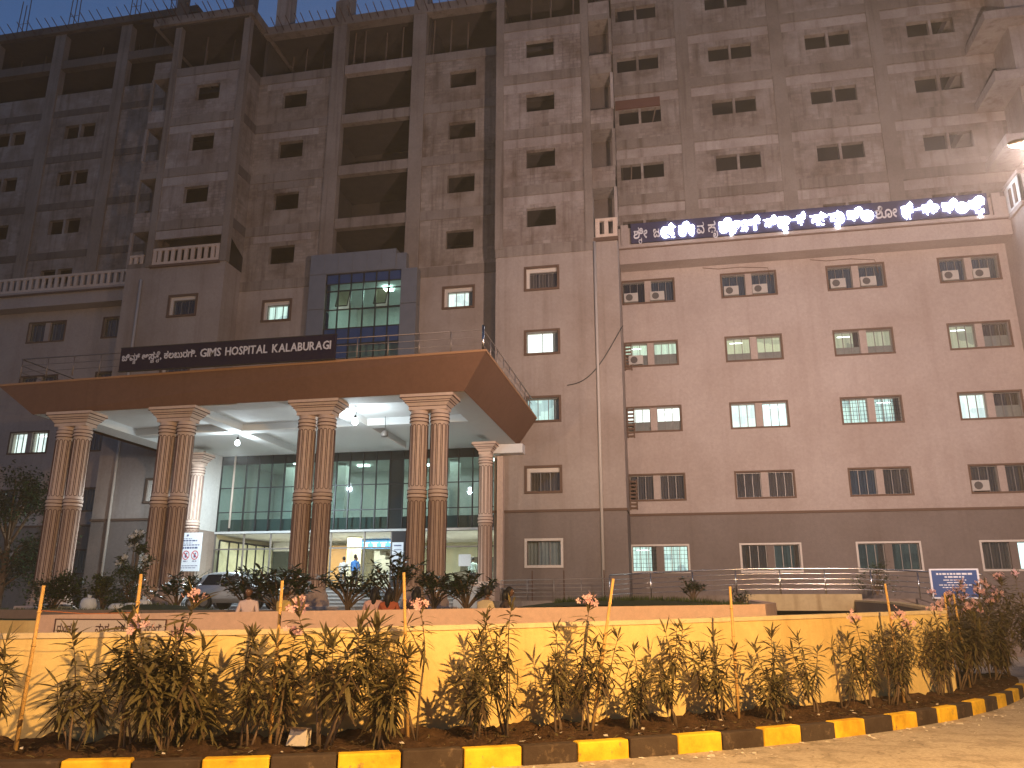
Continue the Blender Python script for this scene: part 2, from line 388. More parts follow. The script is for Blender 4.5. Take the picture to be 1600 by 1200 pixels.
# lilac-grey return wall running back from the tip to the basement entrance
strip_wall([(TIP[0]+.05, TIP[1]+.28, TIP[2]+.03), (6.05, 25, 1.86), (6.85, 33.98, 2.0)], .22, (M['wall_low'], M['cope']), 'ramp_wall', 'grey return wall of the basement ramp narrowing to the yellow wall end', 'wall')

# peach garden wall behind the ramp
gp = []
for i in range(25):
    u = i/24; x = -14.6+u*(1.75+14.6); y = 17.0+u*1.0-1.0*math.sin(math.pi*u)*.6
    gp.append((x, y, 1.49+.26*u))
strip_wall(gp, .3, (M['pink_wall'], M['pink_wall']), 'garden_wall', 'long peach painted garden wall that people sit behind', 'wall', cope=.05, over=.0)
strip_wall([(1.75, 18.0, 1.75), (2.3, 21, 1.8), (3.0, 34, 2.0)], .3, (M['pink_wall'], M['pink_wall']), 'ramp_side_wall', 'peach side wall running back from the garden wall end along the ramp', 'wall', cope=.05, over=0)
strip_wall([(-34, 19.6, 1.37), (-22, 18.0, 1.36), (-14.62, 17.02, 1.36)], .3, (M['yellow_wall'], M['yellow_wall']), 'low_garden_wall', 'low ochre garden wall below the lawn at far left', 'wall', cope=.05, over=0)
# basement entrance: dark portal under a yellow beam wall
t = thing('basement_entrance', 'dark basement entrance under a stained yellow wall below the steel railing', 'entrance', (6, 34, 0))
part('portal_wall', MB().box(2.6, 6.9, 34.0, 34.3, 1.6, 2.22), M['parapet'], t)
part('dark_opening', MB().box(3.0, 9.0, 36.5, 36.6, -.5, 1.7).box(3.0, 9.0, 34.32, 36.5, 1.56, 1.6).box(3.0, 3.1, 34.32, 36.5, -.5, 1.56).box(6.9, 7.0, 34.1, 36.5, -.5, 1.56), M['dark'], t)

# seat ledge, lawn mounds behind the garden wall
mb = MB(); nx, ny = 60, 14
def lawn_z(x, y):
    e = min(1, max(0, (y-18.3)/1.0)); return 1.02+e*(.56+.05*math.sin(x*.8)+.12*math.sin(x*.23+1)) + (.22 if x < -14 else 0)*e*math.exp(-((y-21)/3)**2)
for j in range(ny+1):
    for i in range(nx+1):
        x = -34+i*(36-.2)/nx; y = 18.35+(28.2-18.35)*j/ny
        if x < -14.6: y0 = 19.7 + (-x-14.6)*.12-1.2; y = y0+(28.2-y0)*j/ny
        mb.v.append((x, y, lawn_z(x, y)+rng.uniform(-.015, .015) if x > -14.6 else 1.34+.22*min(1, (j/ny)*3)+rng.uniform(-.015, .015)))
for j in range(ny):
    for i in range(nx):
        p = j*(nx+1)+i; mb.f.append((p, p+1, p+nx+2, p+nx+1)); mb.m.append(0)
tag(part('lawn', mb, M['grass'], smooth=True), kind='structure')
mb = MB()
for i in range(9000):
    x = rng.uniform(-34, 1.6); y = rng.uniform(19.3, 24.5); z = 1.55 if x < -14.6 else lawn_z(x, y)-.02; h = rng.uniform(.05, .13); a = rng.uniform(0, 6.28); w = .012
    if x < -14.6 and y < 19.7+(-x-14.6)*.12: continue
    mb.tri((x-w*math.cos(a), y-w*math.sin(a), z), (x+w*math.cos(a), y+w*math.sin(a), z), (x+rng.uniform(-.04, .04), y+rng.uniform(-.04, .04), z+h))
tag(part('lawn_grass', mb, M['grass_blade'], fix=False), 'short dark green lawn grass behind the garden walls', 'grass', kind='stuff')

# ------------------------------------------------------------------ the hospital
YT, YC, YW = 39.4, 41.2, 42.1           # front planes: towers, centre, wings
AX = -16.85                             # axis of symmetry of the entrance block
def H(k): return 4.95+3.585*k           # window heads, entrance block and left wing
def HR(k): return 4.80+3.60*k           # right wing
def facade(mb, x0, x1, z0, z1, y, ops=(), dep=.25, m=0):
    ops = [o for o in ops if o[1] > x0 and o[0] < x1 and o[3] > z0 and o[2] < z1]
    xs = sorted({x0, x1, *[v for o in ops for v in o[:2] if x0 < v < x1]}); zs = sorted({z0, z1, *[v for o in ops for v in o[2:] if z0 < v < z1]})
    for i in range(len(xs)-1):
        for j in range(len(zs)-1):
            cx, cz = (xs[i]+xs[i+1])/2, (zs[j]+zs[j+1])/2
            if any(o[0] < cx < o[1] and o[2] < cz < o[3] for o in ops): continue
            mb.quad((xs[i], y, zs[j]), (xs[i+1], y, zs[j]), (xs[i+1], y, zs[j+1]), (xs[i], y, zs[j+1]), m)
    for a, b, c, d in ops:
        mb.quad((a, y, c), (a, y+dep, c), (a, y+dep, d), (a, y, d), m); mb.quad((b, y, d), (b, y+dep, d), (b, y+dep, c), (b, y, c), m)
        mb.quad((a, y, d), (a, y+dep, d), (b, y+dep, d), (b, y, d), m); mb.quad((b, y, c), (b, y+dep, c), (a, y+dep, c), (a, y, c), m)
    return mb

# --- window pieces, in local space: x about the centre, y=0 wall face, z=0 opening bottom
def frame_mesh(w, h, t, proud, mat, dep=.0):
    mb = MB()
    mb.box(-w/2-t, w/2+t, -proud, dep, h, h+t).box(-w/2-t, w/2+t, -proud*1.6, dep, -t, 0)
    mb.box(-w/2-t, -w/2, -proud, dep, 0, h).box(w/2, w/2+t, -proud, dep, 0, h); return mesh(mb, mat)
def sash_mesh(x0, x1, h, n, mat, y=.17, t=.035):
    mb = MB(); mb.box(x0, x1, y, y+.05, 0, t).box(x0, x1, y, y+.05, h-t, h)
    for i in range(n+1):
        x = x0+(x1-x0-t)*i/n; mb.box(x, x+t, y+.001, y+.049, t, h-t)
    return mesh(mb, mat)
def sheet(x0, x1, z0, z1, y, mat):
    return mesh(MB().quad((x0, y, z0), (x1, y, z0), (x1, y, z1), (x0, y, z1)), mat, fix=False)
def folds(x0, x1, z0, z1, y, mat, n=9):
    mb = MB(); k = n*4
    for i in range(k):
        xa, xb = x0+(x1-x0)*i/k, x0+(x1-x0)*(i+1)/k; f = lambda t: y+.035*math.sin(t*n*2*math.pi/(x1-x0))+.012*math.sin(t*17)
        mb.quad((xa, f(xa-x0), z0), (xb, f(xb-x0), z0), (xb, f(xb-x0), z1), (xa, f(xa-x0), z1))
    return mesh(mb, mat, smooth=True)
def grille_mesh(x0, x1, h, mat, y=.13):
    mb = MB()
    n = max(3, int((x1-x0)/.16))
    for i in range(1, n): x = x0+(x1-x0)*i/n; mb.box(x-.008, x+.008, y, y+.016, 0, h)
    for i in range(1, 6): z = h*i/6; mb.box(x0, x1, y+.002, y+.014, z-.008, z+.008)
    return mesh(mb, mat)
LIT = {
 'w': litroom('lit_room_white', (.86, 1, .94), 1.7, 2.2, .75), 'W': litroom('lit_room_bright', (.95, 1, .93), 2.3, 1.5, .85, False),
 't': litroom('lit_room_teal', (.66, .88, .80), 1.6, 3.0, .55), 'g': litroom('lit_room_green', (.72, .86, .66), 1.4, 3.0, .6),
 'y': litroom('lit_room_yellow', (.80, .78, .50), 1.05, 2.0, .75), 'Y': litroom('lit_room_pale_yellow', (.74, .70, .48), .85, 2.0, .7),
 'c': litroom('lit_room_cyan', (.75, .97, .95), 2.2, 1.2, .8, False), 'd': litroom('dim_room_teal', (.24, .28, .24), .26, 2.5, .35),
}
M['curtain'] = plaster('closed_curtain', (.20, .15, .12), (.4, .38, .36), .8, .9, .9)
M['curtain_bl'] = plaster('blue_grey_curtain', (.13, .15, .19), (.4, .4, .42), .8, .9, .9)
M['blind'] = plaster('pale_blind', (.42, .44, .42), (.6, .6, .6), .6, .9, .6)
M['film'] = plaster('frosted_film', (.40, .36, .31), (.6, .6, .6), .6, .6, .6)
INT = {'D': M['curtain'], 'B': M['curtain_bl'], 'P': M['blind'], 'K': M['dark'], **LIT}
_mc = {}
LAMPBAR = emit('window_tube_light', (.95, 1, .96), 5, False)
def cached(key, fn):
    if key not in _mc: _mc[key] = fn()
    return _mc[key]
def pair_window(parent, xc, z, y, spec, w=2.75, h=1.25, trim='trim', grid=False, film=None, pier='wall_up'):
    """two half windows with a pier between; spec = interior code for each half"""
    f = inst('window', cached(('pf', w, h, trim), lambda: frame_mesh(w, h, .09, .03, M[trim])), parent, (xc, y, z))
    inst('pier', cached(('pp', h, pier), lambda: mesh(MB().box(-.17, .17, .04, .3, 0, h), M[pier])), f, (xc, y, z))
    for s, (a, b) in enumerate(((-w/2, -.17), (.17, w/2))):
        inst('sash', cached(('ps', a, b, h), lambda: sash_mesh(a, b, h, 3, M['alum'])), f, (xc, y, z))
        inst('pane', cached(('pg', a, b, h), lambda: sheet(a, b, 0, h, .195, M['glass_dk'])), f, (xc, y, z))
        c = spec[s]
        if grid: inst('grille', cached(('gr', a, b, h), lambda: grille_mesh(a, b, h, M['mull'])), f, (xc, y, z))
        inst('lit_room' if c in LIT else 'curtain', cached(('pi', a, b, h, c), lambda: sheet(a, b, 0, h, .46, INT[c]) if c in LIT else folds(a, b, 0, h, .40, INT[c])), f, (xc, y, z))
        hsh = int(abs(xc*7+z*13+s*5))
        if c in LIT and c not in 'd' and hsh % 2: inst('tube_light', cached(('tl', a, b, h), lambda: mesh(MB().box(a+.2, b-.35, .43, .45, h-.2, h-.15), LAMPBAR)), f, (xc, y, z))
        if c in 'tgYd' and hsh % 3 == 0: inst('drawn_curtain', cached(('dc', a, h, hsh % 3), lambda: folds(a, a+.3, 0, h, .36, M['blind'], 3) if hsh % 3 else folds(b-.26, b, 0, h, .36, M['curtain'], 3)), f, (xc, y, z))
        inst('jamb', cached(('pj', a, b, h), lambda: mesh(MB().quad((a, .25, 0), (a, .47, 0), (a, .47, h), (a, .25, h)).quad((b, .25, 0), (b, .47, 0), (b, .47, h), (b, .25, h)).quad((a, .25, h), (b, .25, h), (b, .47, h), (a, .47, h)).quad((a, .25, 0), (b, .25, 0), (b, .47, 0), (a, .47, 0)), M['trim_lt'], fix=False)), f, (xc, y, z))
        if film and film[s]: inst('frosted_panel', cached(('ff', a, b, h, film[s]), lambda: sheet(a+.03, b-.03, .03, h*film[s], .22, M['film'])), f, (xc, y, z))
    return f
def single_window(parent, xc, z, y, spec, w=1.66, h=1.16, trim='trim', n=3, hood=True, film=None, tr=.12):
    f = inst('window', cached(('sf', w, h, trim, tr), lambda: frame_mesh(w, h, tr, .05, M[trim])), parent, (xc, y, z))
    ins = .2 if hood else .0
    a, b = -w/2, w/2
    if hood: inst('lintel_board', cached(('sl', w, h), lambda: mesh(MB().box(a, b, .1, .3, h-.2, h), M['trim_lt'])), f, (xc, y, z)); inst('side_board', cached(('sb', w, h), lambda: mesh(MB().box(a, a+.16, .1, .3, 0, h-.2), M['trim_lt'])), f, (xc, y, z)); a += .16; hh = h-.2
    else: hh = h
    inst('sash', cached(('ss', a, b, hh, n), lambda: sash_mesh(a, b, hh, n, M['alum'])), f, (xc, y, z))
    inst('pane', cached(('sg', a, b, hh), lambda: sheet(a, b, 0, hh, .195, M['glass_dk'])), f, (xc, y, z))
    c = spec
    inst('lit_room' if c in LIT else 'curtain', cached(('si', a, b, hh, c), lambda: sheet(a, b, 0, hh, .46, INT[c]) if c in LIT else folds(a, b, 0, hh, .40, INT[c])), f, (xc, y, z))
    if c in LIT: inst('drawn_curtain', cached(('sc', a, hh), lambda: folds(b-.32, b, 0, hh, .36, M['blind'], 3)), f, (xc, y, z))
    inst('jamb', cached(('sj', a, b, hh), lambda: mesh(MB().quad((a, .25, 0), (a, .47, 0), (a, .47, hh), (a, .25, hh)).quad((b, .25, 0), (b, .47, 0), (b, .47, hh), (b, .25, hh)).quad((a, .25, hh), (b, .25, hh), (b, .47, hh), (a, .47, hh)).quad((a, .25, 0), (b, .25, 0), (b, .47, 0), (a, .47, 0)), M['trim_lt'], fix=False)), f, (xc, y, z))
    return f

# ============================================================ right wing
rw = thing('hospital_wing', 'beige hospital wing with four columns of double windows under unfinished block storeys', 'building', (7, YW, 0))
RX0, RX1 = -2.25, 17.3
cols = [-0.80, 4.55, 9.98, 15.45]
WH, WW = 1.25, 2.75
ops = [(c-WW/2, c+WW/2, HR(k)-.09-WH, HR(k)-.09) for k in range(5) for c in cols]
part('ground_floor_wall', facade(MB(), RX0, RX1, 1.0, 6.22, YW, ops), M['wall_low'], rw)
part('plaster_wall', facade(MB(), RX0, RX1, 6.34, 21.0, YW, ops), M['wall_up'], rw)
part('string_course', MB().box(RX0, RX1, YW-.07, YW+.1, 6.22, 6.34), M['trim'], rw)
# window rows: interior codes from the photograph
rowspec = {0: [('t', 't', True, None), ('D', 'd', False, None), ('d', 'd', False, None), ('D', 'c', False, None)],
           1: [('D', 'D', False, None), ('D', 'D', False, None), ('B', 'D', False, None), ('D', 'D', False, None)],
           2: [('W', 'W', False, (.42, .42)), ('w', 'c', False, None), ('t', 't', True, None), ('w', 'D', False, (0, .5))],
           3: [('g', 'g', False, (.5, .5)), ('y', 'y', False, (.34, .34)), ('Y', 'Y', False, (.34, .34)), ('Y', 'D', False, (0, .5))],
           4: [('K', 'B', False, None), ('B', 'B', False, None), ('B', 'B', False, None), ('B', 'B', False, None)]}
for k in range(5):
    for c, sp in zip(cols, rowspec[k]):
        pair_window(rw, c, HR(k)-.09-WH, YW, sp[0]+sp[1], WW, WH, 'trim' if k else 'trim_lt', sp[2], sp[3], 'wall_up' if k else 'wall_low')
# unfinished storeys
uops = []
for k in range(5, 11):
    for c in cols:
        z1 = HR(k); uops += [(c-1.22, c-.07, z1-.98, z1), (c+.07, c+1.22, z1-.98, z1)]
part('block_wall', facade(MB(), RX0, RX1+6, 21.0, 46, YW, uops, .3), M['block_w'], rw)
for k in range(4, 11):
    z = HR(k)+1.02; part('floor_beam', MB().box(RX0, RX1+6, YW-.05, YW+.2, z, z+.6), M['concrete'], rw)
    if k > 4: part('render_strip', MB().box(RX0, RX1+6, YW-.018, YW+.1, z-.62, z-.08), M['strip'], rw)
for x in (1.85, 7.15, 12.55): part('concrete_column', MB().box(x-.36, x+.36, YW-.09, YW+.3, 21.0, 46), M['concrete'], rw)
# a broken-through opening with leaning props in the nearest bay
part('broken_lintel', MB().box(-2.2, .4, YW-.12, YW+.1, HR(7)+.05, HR(7)+.62), plain('red_brown_shuttering', (.14, .06, .045), .9), rw)
part('prop', MB().tube([(-1.45, YW+.1, HR(6)-1), (-1.4, YW+.1, HR(6)+.0)], .035), M['wood'], rw); part('prop', MB().tube([(-.1, YW+.1, HR(7)-1), (.15, YW+.05, HR(7)+.1)], .04), M['wood'], rw)
# parapet with cornice and balustrade (mostly behind the lit sign)
YP = 41.0
part('cornice', MB().box(RX0, RX1, YP, YW, 19.72, 20.62).box(RX0, RX1, YP-.14, YW, 20.62, 20.78), M['wall_up'], rw)
part('parapet_wall', MB().box(RX0, RX1, YP+.12, YP+.3, 20.78, 21.9), M['wall_up'], rw)
part('cornice_shadow_gap', MB().box(RX0, RX1, YP-.02, YP+.01, 20.56, 20.62), M['trim'], rw)
for x in (RX0+.35, RX1-.5): part('parapet_post', MB().box(x-.2, x+.2, YP-.02, YP+.4, 20.78, 22.05), M['wall_up'], rw)
# cable ladders up the inner corner
for z0, z1 in ((14.0, 15.5), (10.3, 11.9), (6.55, 8.1)):
    mb = MB(); mb.box(-2.2, -2.14, YW-.1, YW-.02, z0, z1).box(-1.86, -1.8, YW-.1, YW-.02, z0, z1)
    n = 8
    for i in range(n): z = z0+(z1-z0)*(i+.2)/n; mb.box(-2.14, -1.86, YW-.09, YW-.03, z, z+.1)
    part('cable_ladder', mb, M['trim'], rw)

# ============================================================ right-hand neighbouring tower (only its lit flank shows)
rt2 = thing('hospital_tower', 'pale tower flank lit by the sign at the far right edge', 'building', (19, YT, 0))
part('tower_wall', MB().box(17.32, 24, YT, 46, 1.0, 20.5), M['wall_up'], rt2)
part('tower_band', MB().box(17.2, 24.1, YT-.1, 46, 20.5, 20.72), M['wall_up'], rt2)
part('balustrade_wall', MB().box(17.3, 17.44, YT, 41.2, 20.72, 22.2).box(17.3, 24, YT, YT+.14, 20.72, 22.2), M['white_wall'], rt2)
part('balustrade_cap', MB().box(17.22, 24, YT-.08, 41.25, 22.2, 22.36), M['wall_up'], rt2)
for i in range(2): part('slot', MB().box(17.26, 17.3, 39.85+i*.55, 40.1+i*.55, 20.95, 21.95), M['trim'], rt2)
part('upper_block_wall', MB().box(18.4, 24, YT+.6, 46, 22.4, 46), M['strip'], rt2)
for k in range(5, 10): part('balcony_slab', MB().box(17.0, 24, YT-.2, 46, HR(k)+1.0, HR(k)+1.5), M['strip'], rt2)

# ============================================================ entrance block with two towers
hb = thing('hospital_building', 'entrance block with two projecting towers, plastered below and bare blockwork above, behind the porch', 'building', (AX, YC, 0))
LT0, LT1 = -31.45, -24.95              # left tower
TR0, TR1 = -8.78, -2.22                # right tower
TW, TH = 1.66, 1.16
XWL, XWR = -27.42, -6.28               # tower window centres
XRL, XRR = -22.42, -11.33              # recess window centres
def tops(xc, ks, w=TW, h=TH): return [(xc-w/2, xc+w/2, H(k)-.12-h, H(k)-.12) for k in ks]
for (x0, x1, xw, side) in ((LT0, LT1, XWL, 'l'), (TR0, TR1, XWR, 'r')):
    right = side == 'r'
    xi0, xi1 = (x0, -3.5) if right else (-30.15, x1)          # block-walled part; the outer strip is balcony
    ztop = 20.42 if right else 21.2
    part('ground_floor_wall', facade(MB(), x0, x1, 1.0, 6.22, YT, tops(xw, [0])), M['wall_low'], hb)
    part('plaster_wall', facade(MB(), x0, x1, 6.34, ztop, YT, tops(xw, [1, 2, 3, 4])), M['wall_ctr'], hb)
    part('string_course', MB().box(x0-.05, x1+.05, YT-.08, YT+.05, 6.22, 6.34), M['trim'], hb)
    # flanks
    for x in (x0, x1): part('flank_wall', MB().quad((x, YT, 6.34), (x, YW, 6.34), (x, YW, ztop), (x, YT, ztop)), M['wall_ctr'], hb)
    for x in (x0, x1): part('flank_base', MB().quad((x, YT, 1.0), (x, YW, 1.0), (x, YW, 6.22), (x, YT, 6.22)), M['wall_low'] if right else M['wall_ctr'], hb)
    # unfinished storeys
    ks = range(5, 9) if right else range(6, 9)
    zb = ztop if right else 24.05
    part('block_wall', facade(MB(), xi0, xi1, zb, 34.5, YT, tops(xw, ks, 1.62, 1.12), .3), M['block_t'], hb)
    fl = MB()
    for x in (xi0, xi1): fl.quad((x, YT, ztop), (x, YW, ztop), (x, YW, 34.5), (x, YT, 34.5)) if right or x != xi1 else fl.quad((x, YT, 23.0), (x, YC, 22.2), (x, YC, 34.5), (x, YT, 34.5))
    part('block_flank', fl, M['block_r'], hb)
    for k in range(4 if right else 5, 9):
        z = H(k)+.66
        part('floor_beam', MB().box(xi0-.02, xi1+.02, YT-.05, YT+.3, z, z+.6), M['concrete'], hb)
        if k > 4: part('render_strip', MB().box(xi0+.35, xi1-.35, YT-.02, YT+.1, z-.56+random.uniform(-.05, .05), z-.04), M['strip'], hb)
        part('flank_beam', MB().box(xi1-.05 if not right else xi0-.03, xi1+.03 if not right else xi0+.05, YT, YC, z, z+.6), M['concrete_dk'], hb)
    for x in (xi0+.17, xi1-.17): part('concrete_column', MB().box(x-.22, x+.22, YT-.085, YT+.3, ztop, 38.1), M['concrete'], hb)
    # open top storey and roof slab
    part('roof_slab', MB().box(x0-.25, x1+.25, YT-.35, YW+6, 38.15, 38.72), M['concrete'], hb)
    part('shade_ceiling', MB().box(x0+.1, x1-.1, YT-.15, YW+6, 38.04, 38.148), M['conc_shade'], hb)  # dark layer that paints shade onto the slab underside
    # corner balconies
    bx0, bx1 = (-3.5, x1) if right else (x0, -30.15)
    xo = bx1 if right else bx0
    for k in range(5, 9):
        z = H(k)
        part('balcony_slab', MB().box(bx0, bx1, YT+.02, YW, z+.72, z+1.12), M['concrete'], hb)
        part('balcony_block', MB().box(bx0, bx1, YT+.05, YT+.25, z+1.12, z+2.0), M['block_t'], hb)
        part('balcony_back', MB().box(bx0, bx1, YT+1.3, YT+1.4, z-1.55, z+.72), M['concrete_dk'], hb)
        part('balcony_post', MB().box(xo-.08, xo+.08, YT+.03, YT+.2, z-1.55, z+.72), M['strip'] if k % 2 else M['concrete'], hb)
    part('balcony_slab', MB().box(bx0, bx1, YT+.02, YW, ztop, ztop+.3), M['concrete'], hb)

# recessed centre
def sym(x): return 2*AX-x
cops = tops(XRL, range(4, 9)) + tops(XRR, range(4, 9))
part('plaster_wall', facade(MB(), LT1, -20.0, 10.4, 20.35, YC, cops), M['wall_ctr'], hb)
part('plaster_wall', facade(MB(), -13.75, TR0, 10.4, 20.6, YC, cops), M['wall_ctr'], hb)
part('block_wall', facade(MB(), LT1, -20.0, 20.35, 34.5, YC, cops, .3), M['block_r'], hb)
part('block_wall', facade(MB(), -13.75, TR0, 20.6, 34.5, YC, cops, .3), M['block_r'], hb)
part('upper_plaster_wall', MB().box(-20.0, -13.75, YC+.1, YC+.3, 10.4, 15.4), M['wall_ctr'], hb)
for k in range(4, 9):
    z = H(k)+.66
    part('floor_beam', MB().box(LT1, -20.0, YC-.05, YC+.3, z, z+.6), M['concrete'], hb)
    part('floor_beam', MB().box(-13.75, TR0, YC-.05, YC+.3, z, z+.6), M['concrete'], hb)
    if k > 4:
        part('open_bay_beam', MB().box(-19.1, -14.62, YC-.02, YC+.4, z+.02, z+.66), M['strip'] if k == 8 else M['concrete'], hb)
        part('render_strip', MB().box(LT1+.6, -20.6, YC-.02, YC+.1, z-.5, z-.05), M['strip'] if k != 6 else M['concrete'], hb)
for x in (-19.55, -14.18): part('concrete_column', MB().box(x-.43, x+.43, YC-.12, YC+.4, 20.3, 39.9), M['concrete'], hb)
part('roof_beam', MB().box(LT1, TR0, YC-.15, YC+.5, 38.0, 38.62), M['concrete'], hb)
part('centre_roof_slab', MB().box(LT1+.3, TR0-.3, YC+.52, YC+8, 38.16, 38.5), M['conc_shade'], hb)
# stub columns above the roof
for x, y, w, h in ((-24.0, YC+.4, .5, 5), (-19.5, YC+.2, .43, 5), (-14.2, YC+.2, .43, 5), (-9.2, YC+.4, .43, 5)):
    part('roof_column', MB().box(x-w, x+w, y, y+.8, 38.6, 38.6+h), M['strip'], hb)
for x, y in ((-30.3, YT+.2), (-25.2, YT+.1), (-28.0, YT+3)): part('roof_column', MB().box(x-.3, x+.3, y, y+.5, 38.7, 43), M['concrete_dk'], hb)
# reinforcing bars sticking out of the slab edges
rb = mesh(MB().tube([(0, 0, 0), (-.18, -.75, .62)], .028, 5), M['rust'])
for i in range(13): inst('rebar', rb, hb, (LT0+.2+i*.5+random.uniform(-.1, .1), YT-.3, 38.3+random.uniform(-.05, .15)))
for i in range(30): inst('rebar', rb, hb, (LT1+.4+i*.54+random.uniform(-.1, .1), YC-.1, 38.1+random.uniform(-.05, .15)))
# timber props in the open top storey
for i in range(22):
    x = LT0+.6+i*1.32+random.uniform(-.4, .4); y = (YT if (x < LT1 or x > TR0) else YC)+random.uniform(.7, 2.4)
    inst('timber_prop', cached('prop', lambda: mesh(MB().tube([(0, 0, 35.2), (.05, .03, 38.1)], .05, 6), M['wood'])), hb, (x, y, 0), rot=(0, random.uniform(-.01, .01), 0))
# hidden floors and the rear wall keep the frame dark inside
mb = MB()
for k in range(4, 9): mb.box(LT0+.1, TR1-.1, YC+.45, 52, H(k)+.95, H(k)+1.2)
part('floor_slab', mb, M['conc_shade'], hb)
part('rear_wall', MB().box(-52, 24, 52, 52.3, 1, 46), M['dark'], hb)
part('inner_wall', MB().box(LT0+.2, TR1-.2, YC+4.2, YC+4.3, 20, 38.1), M['conc_shade'], hb)
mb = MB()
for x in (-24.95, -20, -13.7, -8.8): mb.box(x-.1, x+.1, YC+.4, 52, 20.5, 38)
part('cross_wall', mb, M['conc_shade'], hb)

# finished windows of towers and recess
for k, sp in ((0, 'P'), (1, 'D'), (2, 't'), (3, 'W'), (4, 'D')):
    single_window(hb, XWR, H(k)-.12-TH, YT, sp, TW, TH, 'trim_lt' if k == 0 else 'trim', 3 if k != 3 else 2, hood=k in (1, 4))
for k, sp in ((0, 'D'), (1, 'P'), (2, 'D'), (3, 'D'), (4, 'K')): single_window(hb, XWL, H(k)-.12-TH, YT, sp, TW, TH, 'trim', 3)
single_window(hb, XRL, H(4)-.12-TH, YC, 't', TW, TH); single_window(hb, XRR, H(4)-.12-TH, YC, 'w', TW, TH)
# left tower loggia balustrade at the fifth floor
def balustrade(parent, x0, x1, y, z0, z1, n, mat, dep=.14):
    part('balustrade_rail', MB().box(x0, x1, y, y+dep, z1-.16, z1).box(x0, x1, y, y+dep, z0, z0+.2), mat, parent)
    me = mesh(MB().box(-.11, .11, .02, dep-.02, z0+.2, z1-.16), mat); d = (x1-x0)/n
    for i in range(n+1): inst('baluster', me, parent, (min(max(x0+d*i, x0+.11), x1-.11), y, 0))
M['balus'] = plaster('baluster_paint', (.66, .52, .42), (.7, .62, .56), .4)
balustrade(hb, -29.75, -25.4, YT-.06, 21.25, 22.35, 10, M['balus'])
part('balustrade_sill', MB().box(-29.85, -25.3, YT-.16, YT+.1, 21.1, 21.25), M['trim'], hb)
balustrade(hb, -31.45, -30.45, YT+.05, 21.05, 22.1, 2, M['balus'])
balustrade(hb, -3.35, -2.2, YT-.04, 20.62, 21.75, 2, M['balus'])
part('balustrade_sill', MB().box(-3.45, -2.15, YT-.12, YT+.1, 20.42, 20.62), M['trim'], hb)
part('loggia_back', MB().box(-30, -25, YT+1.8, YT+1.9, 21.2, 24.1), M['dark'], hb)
# rain pipes
for x in (-3.42, sym(-3.42)):
    part('rain_pipe', MB().tube([(x, YT-.09, 2.0), (x, YT-.09, 20.4)], .075, 10), M['pipe'], hb, smooth=True)
part('rain_pipe', MB().tube([(-24.1, YC-.1, 5.9), (-24.1, YC-.1, 10)], .06, 8), M['pipe'], hb, smooth=True)
# grey clad bay with the small curtain wall
part('cladding_header', MB().box(-20.15, -14.9, 40.55, YC+.1, 20.35, 21.62).box(-14.9, -14.3, 40.62, YC+.1, 20.35, 21.35), M['clad'], hb)
nx = 5
for side, (xa, xb) in enumerate(((-20.15, -19.13), (-14.55, -13.6))):
    zz = [12, 14.4, 16.3, 18.2, 20.35]
    for j in range(4): bevel(part('cladding_panel', MB().box(xa, xb, 40.55, YC+.1, zz[j]+.012, zz[j+1]-.012), M['clad'], hb), .01)
for j in range(6): bevel(part('cladding_panel', MB().box(-20.15+j*.875+.01, -20.15+(j+1)*.875-.01, 40.53, 40.56, 20.38, 21.6), M['clad'], hb), .006)
gx0, gx1, gy = -19.13, -14.55, 40.72
glz = [15.2, 16.05, 17.0, 18.15, 19.3, 19.75, 20.35]
cw = part('curtain_wall', MB(), M['mull'], hb)
cwm = MB()
n = 6; dx = (gx1-gx0)/n
for i in range(n+1): cwm.box(gx0+i*dx-.03, gx0+i*dx+.03, gy-.06, gy+.06, 12, 20.35)
for z in glz[1:]: cwm.box(gx0, gx1, gy-.05, gy+.05, z-.025, z+.025)
cw.data = mesh(cwm, M['mull'], org(hb))
for i in range(n):
    a, b = gx0+i*dx+.03, gx0+(i+1)*dx-.03
    for j in range(len(glz)-1):
        z0, z1 = glz[j]+.025, glz[j+1]-.025
        opened = j == 3 and i in (1, 4)
        mat = M['spandrel_bl'] if j in (0, 1) or j == 5 else M['glass_bl']
        if j == 0: mat = M['glass_bl'] if i in (2, 3, 4, 5) else M['spandrel_bl']
        if not opened: inst('pane', cached(('cwp', i, j), lambda: mesh(MB().quad((a, gy, z0), (b, gy, z0), (b, gy, z1), (a, gy, z1)), mat, org(hb), fix=False)), cw, org(hb))
        else:
            q = MB(); y1 = gy-.38
            q.quad((a, y1, z0+.05), (b, y1, z0+.05), (b, gy-.03, z1), (a, gy-.03, z1))
            part('open_pane', q, glass('tilted_pane_glass', (.40, .46, .30), .15), cw, fix=False)
            s = MB()
            for (p0, p1) in (((a, y1, z0+.05), (b, y1, z0+.05)), ((a, y1, z0+.05), (a, gy-.03, z1)), ((b, y1, z0+.05), (b, gy-.03, z1))): s.tube([p0, p1], .03, 4)
            part('sash_frame', s, M['mull'], cw)
